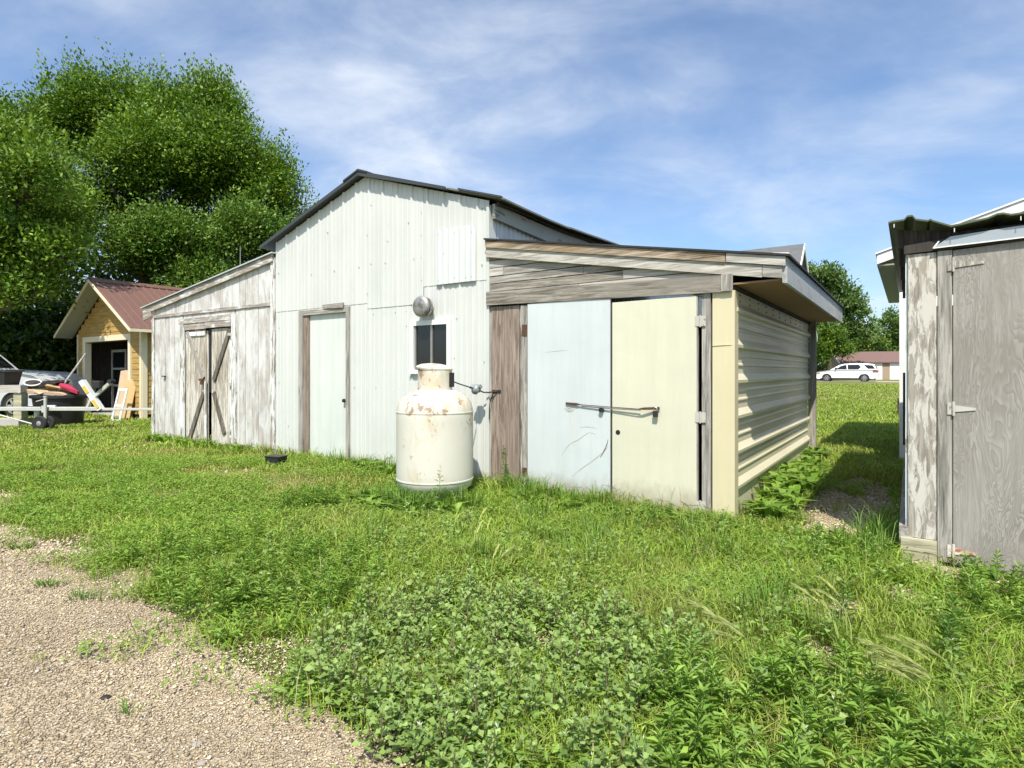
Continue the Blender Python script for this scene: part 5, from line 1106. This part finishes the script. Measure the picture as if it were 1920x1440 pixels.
# clover-like low leaves mixed through the near grass
g = Veg(); X, Y = sample(1.5, 9, 520); k = ~blocked(X, Y) & (RNG.random(len(X)) > bare(X, Y)); X, Y = X[k], Y[k]; k = fbm(X, Y, .7, 61) > .42; X, Y = X[k], Y[k]
P = np.repeat(np.stack([X, Y, gh(X, Y)], 1), 6, 0); N = len(P); P[:, :2] += RNG.normal(0, .03, (N, 2)); P[:, 2] += RNG.uniform(.02, .10, N)
g.leaves(P, rdir(N) * [1, 1, .3] + [0, 0, .15], rdir(N) * .35 + [0, 0, 1], RNG.uniform(.018, .042, N), RNG.uniform(.010, .02, N), rcol(N, (.13, .26, .03), (.26, .39, .07)))
tag(g.obj('low_weeds', M['leaf']), 'low leafy weeds mixed through the grass', 'weeds', kind='stuff')
def weeds(g, X, Y, hlo, hhi, nl, L, Wf, ca, cb, tipc=None, up=.35, droop=.15, stemc=(.12, .18, .05), spread=1.):
    for x, y in zip(X, Y):
        hgt = RNG.uniform(hlo, hhi); n = int(nl * RNG.uniform(.7, 1.3)); lean = RNG.normal(0, .12, 2); z0 = float(gh(x, y))
        f = np.sort(RNG.random(n)) ** .75; a = np.arange(n) * 2.4 + RNG.uniform(0, 6)
        P = np.stack([x + lean[0] * f * hgt, y + lean[1] * f * hgt, z0 + hgt * (.12 + .88 * f)], 1)
        D = np.stack([np.cos(a), np.sin(a), up + .9 * f ** 3 + RNG.normal(0, .2, n)], 1)
        l = L * RNG.uniform(.6, 1.2, n) * (1.08 - .5 * f ** 2); c = rcol(n, ca, cb, .12)
        wf_ = np.full(n, Wf)
        if tipc is not None: k = f > .93; c[k] = rcol(k.sum(), tipc, tuple(q * .7 for q in tipc), .1); wf_[k] *= .38; l[k] *= .75
        off = np.stack([np.cos(a), np.sin(a), 0 * a], 1) * (.02 * spread * (1 - f))[:, None]
        g.leaves(P + off, D, np.tile([0, 0, 1.], (n, 1)) + RNG.normal(0, .35, (n, 3)), l, l * wf_ * RNG.uniform(.8, 1.2, n), c, .18, droop)
        g.blades(np.array([[x, y, z0]]), np.array([math.atan2(lean[1], lean[0])]), np.array([hgt]), np.array([np.hypot(*lean) * hgt]), np.array([.006]), np.array([stemc]))
def fill(poly, dens):
    p = np.array(poly); lo, hi = p.min(0), p.max(0); n = int(np.prod(hi - lo) * dens); X = RNG.uniform(lo[0], hi[0], n); Y = RNG.uniform(lo[1], hi[1], n)
    k = inside(X + .25 * (vnoise(X, Y, .3, 2) - .5), Y + .25 * (vnoise(X, Y, .3, 6) - .5), poly); return X[k], Y[k]
g = Veg(); X, Y = fill(GOOSE, 270); x, y = w2l(X, Y); k = y > edge_y(x) - .05; weeds(g, X[k], Y[k], .05, .24, 17, .040, .74, (.165, .27, .065), (.29, .405, .13), (.5, .57, .43), .25, .12, (.16, .13, .08), 2.2)
X, Y = sample(1.8, 6, 16); k = ~blocked(X, Y) & (w2l(X, Y)[0] > -2.5) & (bare(X, Y) < .4); weeds(g, X[k], Y[k], .10, .26, 15, .04, .75, (.165, .27, .065), (.29, .405, .13), (.5, .57, .43), .25, .12, spread=2.)
tag(g.obj('goosefoot_weeds', M['leaf']), 'dense patch of broad-leaved goosefoot weeds with whitish tips', 'weeds', kind='stuff')
g = Veg()
for poly, dn in zip(HORSE, (75, 110, 60, 190, 40)):
    X, Y = fill(poly, dn); x, y = w2l(X, Y); k = y > edge_y(x) - .1; weeds(g, X[k], Y[k], .10, .27, 40, .088 if dn == 110 else .07, .19, (.13, .255, .035), (.26, .39, .08), None, .45, .28, spread=1.)
X, Y = sample(2, 8, 5); k = ~blocked(X, Y) & (bare(X, Y) < .5) & (fbm(X, Y, 1.1, 71) > .5); weeds(g, X[k], Y[k], .08, .22, 30, .06, .2, (.13, .255, .035), (.26, .39, .08), None, .5, .25)
tag(g.obj('narrow_leaved_weeds', M['leaf']), 'dense narrow-leaved weeds along the gravel edge', 'weeds', kind='stuff')
# broad arching leaves along the metal side wall and below the doors
g = Veg()
def docks(x0, x1, y0, y1, n, lo, hi):
    for _ in range(n):
        lx, ly = RNG.uniform(x0, x1), RNG.uniform(y0, y1); X, Y = l2w(lx, ly); k = int(RNG.integers(6, 12)); h = RNG.uniform(lo, hi, k)
        g.blades(np.tile([X, Y, float(gh(X, Y))], (k, 1)) + np.c_[RNG.normal(0, .02, (k, 2)), np.zeros(k)], RNG.uniform(0, 6.28, k), h * .8, h * RNG.uniform(.5, 1.1, k), h * RNG.uniform(.16, .26, k), rcol(k, (.13, .26, .03), (.23, .36, .06)), droop=.3)
docks(.10, .50, .1, 2.6, 60, .14, .36); docks(.10, .35, 2.6, 5.1, 34, .14, .30); docks(-2.2, .1, -.55, -.12, 44, .10, .24); docks(-5.4, -3.4, -.35, -.06, 24, .10, .26); docks(-11.2, -7.3, -.30, -.06, 44, .08, .24); docks(-3.4, -2.4, -1.5, -.3, 26, .08, .22); docks(-3.5, -2.3, -1.75, -1.25, 34, .10, .26); docks(.45, 1.3, -1.3, -.4, 12, .08, .2); docks(-2.2, .2, -.45, -.1, 30, .10, .24)
tag(g.obj('dock_weeds', M['leaf']), 'broad-leaved dock weeds along the shed walls', 'weeds', kind='stuff')
# tall grass tufts against walls
g = Veg()
def tufts(lst, nb, hlo, hhi, wd=.006):
    for lx, ly, r_ in lst:
        X, Y = l2w(lx, ly); k = nb; a = RNG.uniform(0, 6.28, k); rr = r_ * np.sqrt(RNG.random(k)); h = RNG.uniform(hlo, hhi, k)
        g.blades(np.stack([X + rr * np.cos(a), Y + rr * np.sin(a), 0 * a + float(gh(X, Y))], 1), a + RNG.normal(0, .8, k), h, h * RNG.uniform(.15, .9, k), wd * RNG.uniform(.7, 1.4, k), rcol(k, (.09, .20, .025), (.19, .31, .06)), droop=.15)
tufts([(-2.9, -1.45, .15), (-2.55, -1.3, .15), (-2.35, -1.0, .13), (-3.3, -1.4, .15), (-2.65, -1.5, .15), (-2.75, -1.3, .16), (-2.5, -1.1, .14), (-3.05, -1.32, .14)], 90, .16, .34); tufts([(-1.85, -.25, .14), (-1.6, -.3, .14), (-1.3, -.25, .12), (-2.0, -.45, .14)], 70, .16, .34); tufts([(-4.9, -.2, .15), (-4.4, -.2, .15), (-5.45, -.2, .12), (-3.9, -.2, .15)], 60, .14, .34); tufts([(-2.15, -.25, .12), (-1.95, -.3, .10), (-2.35, -.2, .08)], 70, .18, .42); tufts([(1.18, -.35, .14), (1.25, -.15, .1), (1.2, -.6, .1)], 60, .15, .38, .005); tufts([(-.1, -.35, .12), (-.6, -.4, .12), (-1.2, -.35, .1)], 40, .12, .28)
tufts([(RNG.uniform(-2.5, 1.2), RNG.uniform(-2.6, -.6), .12) for _ in range(26)], 34, .14, .32, .005)
tag(g.obj('tall_grass', M['leaf']), 'taller grass tufts by the doors and through the weeds', 'grass', kind='stuff')
g = Veg(); n = 90; lx = RNG.uniform(-11, 0, n); ly = -RNG.exponential(.18, n) - .05; X, Y = l2w(lx, ly); h = RNG.uniform(.15, .42, n)
g.blades(np.stack([X, Y, gh(X, Y)], 1), RNG.uniform(0, 6.28, n), h, h * RNG.uniform(.05, .5, n), np.full(n, .004), rcol(n, (.20, .16, .08), (.34, .28, .15)))
X, Y = sample(2, 8, 5); k = ~blocked(X, Y); X, Y = X[k], Y[k]; n = len(X); h = RNG.uniform(.1, .3, n); g.blades(np.stack([X, Y, gh(X, Y)], 1), RNG.uniform(0, 6.28, n), h, h * RNG.uniform(.2, 1., n), np.full(n, .0032), rcol(n, (.30, .25, .12), (.5, .44, .26)))
tag(g.obj('dry_stalks', M['leaf']), 'dry brown stalks by the walls and in the grass', 'stalks', kind='stuff')
# ---- gravel stones
def pebbles(name, X, Y, s, label, z=.0):
    N = len(X); O6 = np.array([[1, 0, 0], [-1, 0, 0], [0, 1, 0], [0, -1, 0], [0, 0, 1], [0, 0, -1.]]); F8 = np.array([[0, 2, 4], [2, 1, 4], [1, 3, 4], [3, 0, 4], [2, 0, 5], [1, 2, 5], [3, 1, 5], [0, 3, 5]])
    a = RNG.uniform(0, 6.28, N); ca_, sa_ = np.cos(a), np.sin(a); S = s[:, None] * RNG.uniform([.7, .6, .35], [1.3, 1.1, .7], (N, 3))
    V = O6[None] * S[:, None]; V = V + RNG.normal(0, .16, V.shape) * s[:, None, None]
    Xr = V[..., 0] * ca_[:, None] - V[..., 1] * sa_[:, None]; Yr = V[..., 0] * sa_[:, None] + V[..., 1] * ca_[:, None]
    V = np.stack([Xr + X[:, None], Yr + Y[:, None], V[..., 2] + .008 + s[:, None] * .25 + z + gh(X, Y)[:, None]], -1).reshape(-1, 3)
    F = (F8[None] + np.arange(N)[:, None, None] * 6).reshape(-1, 3)
    c = rcol(N, (.37, .295, .19), (.61, .515, .37), .15); wp = RNG.random(N) < .04; c[wp] = rcol(wp.sum(), (.60, .56, .48), (.70, .66, .58)); ly_ = w2l(X, Y)[1]; c *= (1 - .22 * np.exp(-((ly_ + 4.75 + .2 * fbm(X, Y, 1.5, 57)) / .28) ** 2))[:, None]; c *= (.66 + .72 * fbm(X, Y, 1.1, 51))[:, None] * (.75 + .5 * fbm(X, Y, .25, 53))[:, None]; dk = RNG.random(N) < .14; c[dk] = rcol(dk.sum(), (.17, .14, .11), (.26, .22, .18))
    return tag(np_mesh(name, V, F, np.repeat(c, 6, 0), M['stone']), label, 'gravel', kind='stuff')
m, t, b_ = mk('gravel_stone'); at_ = t.nodes.new('ShaderNodeAttribute'); at_.attribute_name = 'col'; t.links.new(at_.outputs['Color'], b_.inputs['Base Color']); b_.inputs['Roughness'].default_value = .9; b_.inputs['Specular IOR Level'].default_value = .15; M['stone'] = m
XS, YS, SS = [], [], []
for t0, t1, dn, s0 in ((1.3, 2.6, 10500, .0041), (2.6, 4.2, 8500, .0047), (4.2, 7.5, 3400, .0078), (7.5, 14, 500, .018)):
    X, Y = sample(t0, t1, dn); k = ~blocked(X, Y) & (RNG.random(len(X)) < np.clip(bare(X, Y, True) * 1.2 - .1, 0, 1)); X, Y = X[k], Y[k]
    XS.append(X); YS.append(Y); SS.append(s0 * np.exp(RNG.normal(0, .35, len(X))))
pebbles('gravel_stones', np.concatenate(XS), np.concatenate(YS), np.concatenate(SS), 'loose tan gravel stones')
# ------------------------------------------------------------------ single plants one can tell apart
def foxtail(X, Y, n, hgt, az, label):
    o = root('foxtail_grass', (X, Y, 0), 0, label, 'grass plant', 'foxtail grasses with pale feathery heads'); g = Veg(); h_ = Veg()
    for k in range(n):
        a = az + random.uniform(-.5, .5); H = hgt * random.uniform(.75, 1.1); r_ = H * random.uniform(.15, .5); px, py = random.uniform(-.05, .05), random.uniform(-.05, .05)
        g.blades(np.array([[px, py, 0]]), np.array([a]), np.array([H]), np.array([r_]), np.array([.0055]), rcol(1, (.30, .40, .10), (.42, .48, .17)))
        P0 = np.array([px + math.cos(a) * r_ * .9, py + math.sin(a) * r_ * .9, H * .95]); m_ = 110; f = RNG.random(m_); A = np.array([math.cos(a), math.sin(a), .75])
        P = P0 + A * (f * .11)[:, None] - np.array([0, 0, 1.]) * (.03 * f ** 2)[:, None]
        D = A * 1.0 + rdir(m_) * .22 + np.array([0, 0, -.35]) * f[:, None]
        h_.leaves(P, D, rdir(m_), RNG.uniform(.04, .07, m_), np.full(m_, .0016), rcol(m_, (.50, .58, .20), (.74, .78, .45)), .0, .1)
    for k in range(n * 3):
        a = random.uniform(0, 6.28); g.blades(np.array([[random.uniform(-.06, .06), random.uniform(-.06, .06), 0]]), np.array([a]), np.array([hgt * random.uniform(.3, .7)]), np.array([hgt * .35]), np.array([.005]), rcol(1, (.14, .25, .05), (.22, .32, .08)))
    g.obj('stems', M['leaf'], o); h_.obj('seed_heads', M['awn'], o)
foxtail(1.60, 2.13, 14, .30, 2.9, 'largest foxtail clump with arching pale heads, bottom right corner'); foxtail(1.08, 2.52, 4, .27, 3.0, 'foxtail clump with a drooping head, in the weeds right of centre')
foxtail(1.62, 2.85, 4, .24, 1.9, 'foxtail clump with short upright white heads before the plywood shed'); foxtail(-.24, 4.15, 3, .26, 1.7, 'foxtail with two white heads in the middle of the weeds'); foxtail(-.17, 3.75, 2, .2, .9, 'small pale foxtail nearest the middle of the goosefoot patch')
def solo(name, X, Y, label, cat, group, **k):
    o = root(name, (X, Y, 0), 0, label, cat, group); g = Veg(); st = RNG
    weeds(g, [0.], [0.], **k); ob = g.obj('foliage', M['leaf'], o); return o
q = l2w(-2.45, -.22); solo('tall_weed', *q, 'tall bushy weed against the brown planks beside the blue door', 'weed', 'tall single weeds', hlo=.50, hhi=.52, nl=170, L=.05, Wf=.3, ca=(.09, .17, .04), cb=(.16, .24, .07))
q = l2w(-2.55, -1.25); solo('tall_weed', *q, 'sparse stalk weed standing before the propane tank', 'weed', 'tall single weeds', hlo=.40, hhi=.42, nl=26, L=.06, Wf=.4, ca=(.10, .2, .04), cb=(.17, .26, .06))
for (px, py, lb) in ((1575, 1180, 'upright leafy weed on bare gravel left of the shed skid'), (1780, 1260, 'upright narrow-leaved weed on the gravel before the plywood shed'), (1800, 1215, 'taller narrow-leaved weed on the gravel before the plywood shed')):
    Zt = 1090 * CAM_H / (py - 697); solo('tall_weed', (px - 960) / 1090 * Zt, Zt, lb, 'weed', 'tall single weeds', hlo=.24, hhi=.30, nl=60, L=.075, Wf=.2, ca=(.07, .17, .025), cb=(.14, .25, .05))
for (px, py, lb) in ((40, 1030, 'small green tuft on the gravel at the left edge'), (95, 1100, 'tiny tuft alone in the gravel'), (155, 1125, 'green tuft on the gravel below the narrow-leaved weeds'), (245, 1340, 'tiny sprig in the middle of the gravel')):
    Zt = 1090 * CAM_H / (py - 697); o = root('grass_tuft', ((px - 960) / 1090 * Zt, Zt, .006), 0, lb, 'grass plant', 'tufts growing in the gravel'); g = Veg(); k = 60 if px != 245 else 14; a = RNG.uniform(0, 6.28, k); rr = .09 * np.sqrt(RNG.random(k)) * (1 if k > 20 else .4); h = RNG.uniform(.02, .07, k)
    g.blades(np.stack([rr * np.cos(a), rr * .6 * np.sin(a), 0 * a], 1), a, h, h * 1.1, np.full(k, .006), rcol(k, (.08, .18, .025), (.15, .26, .05)), droop=.3); g.obj('blades', M['leaf'], o)
q = l2w(1.85, -.75); o = root('rosette_weed', (*q, 0), 0, 'flat leafy rosette at the foot of the plywood door', 'weed'); g = Veg(); k = 22; h = RNG.uniform(.08, .2, k); g.blades(np.c_[RNG.normal(0, .06, (k, 2)), np.zeros(k)], RNG.uniform(0, 6.28, k), h * .5, h * 1.1, h * .28, rcol(k, (.09, .2, .03), (.17, .28, .05)), droop=.4); g.obj('leaves', M['leaf'], o)
for (px, py, s, lb) in ((370, 1400, .02, 'pale grey stone in the gravel near the bottom edge'), (378, 1436, .018, 'flat grey stone at the very bottom of the gravel'), (198, 1312, .02, 'dark stone in the gravel at lower left')):
    Zt = 1090 * CAM_H / (py - 697); rk = MB().lathe([(0, 0), (.7, .02), (1.0, .3), (.75, .62), (0, .75)], n=9); rk.v = [(v_[0] * s * random.uniform(.85, 1.2), v_[1] * s * random.uniform(.7, 1.), v_[2] * s * .8) for v_ in rk.v]
    o = rk.build('stone', M['grey_stone'] if px != 198 else M['iron']); o.location = ((px - 960) / 1090 * Zt, Zt, .006); tag(o, lb, 'stone', 'larger stones lying in the gravel')
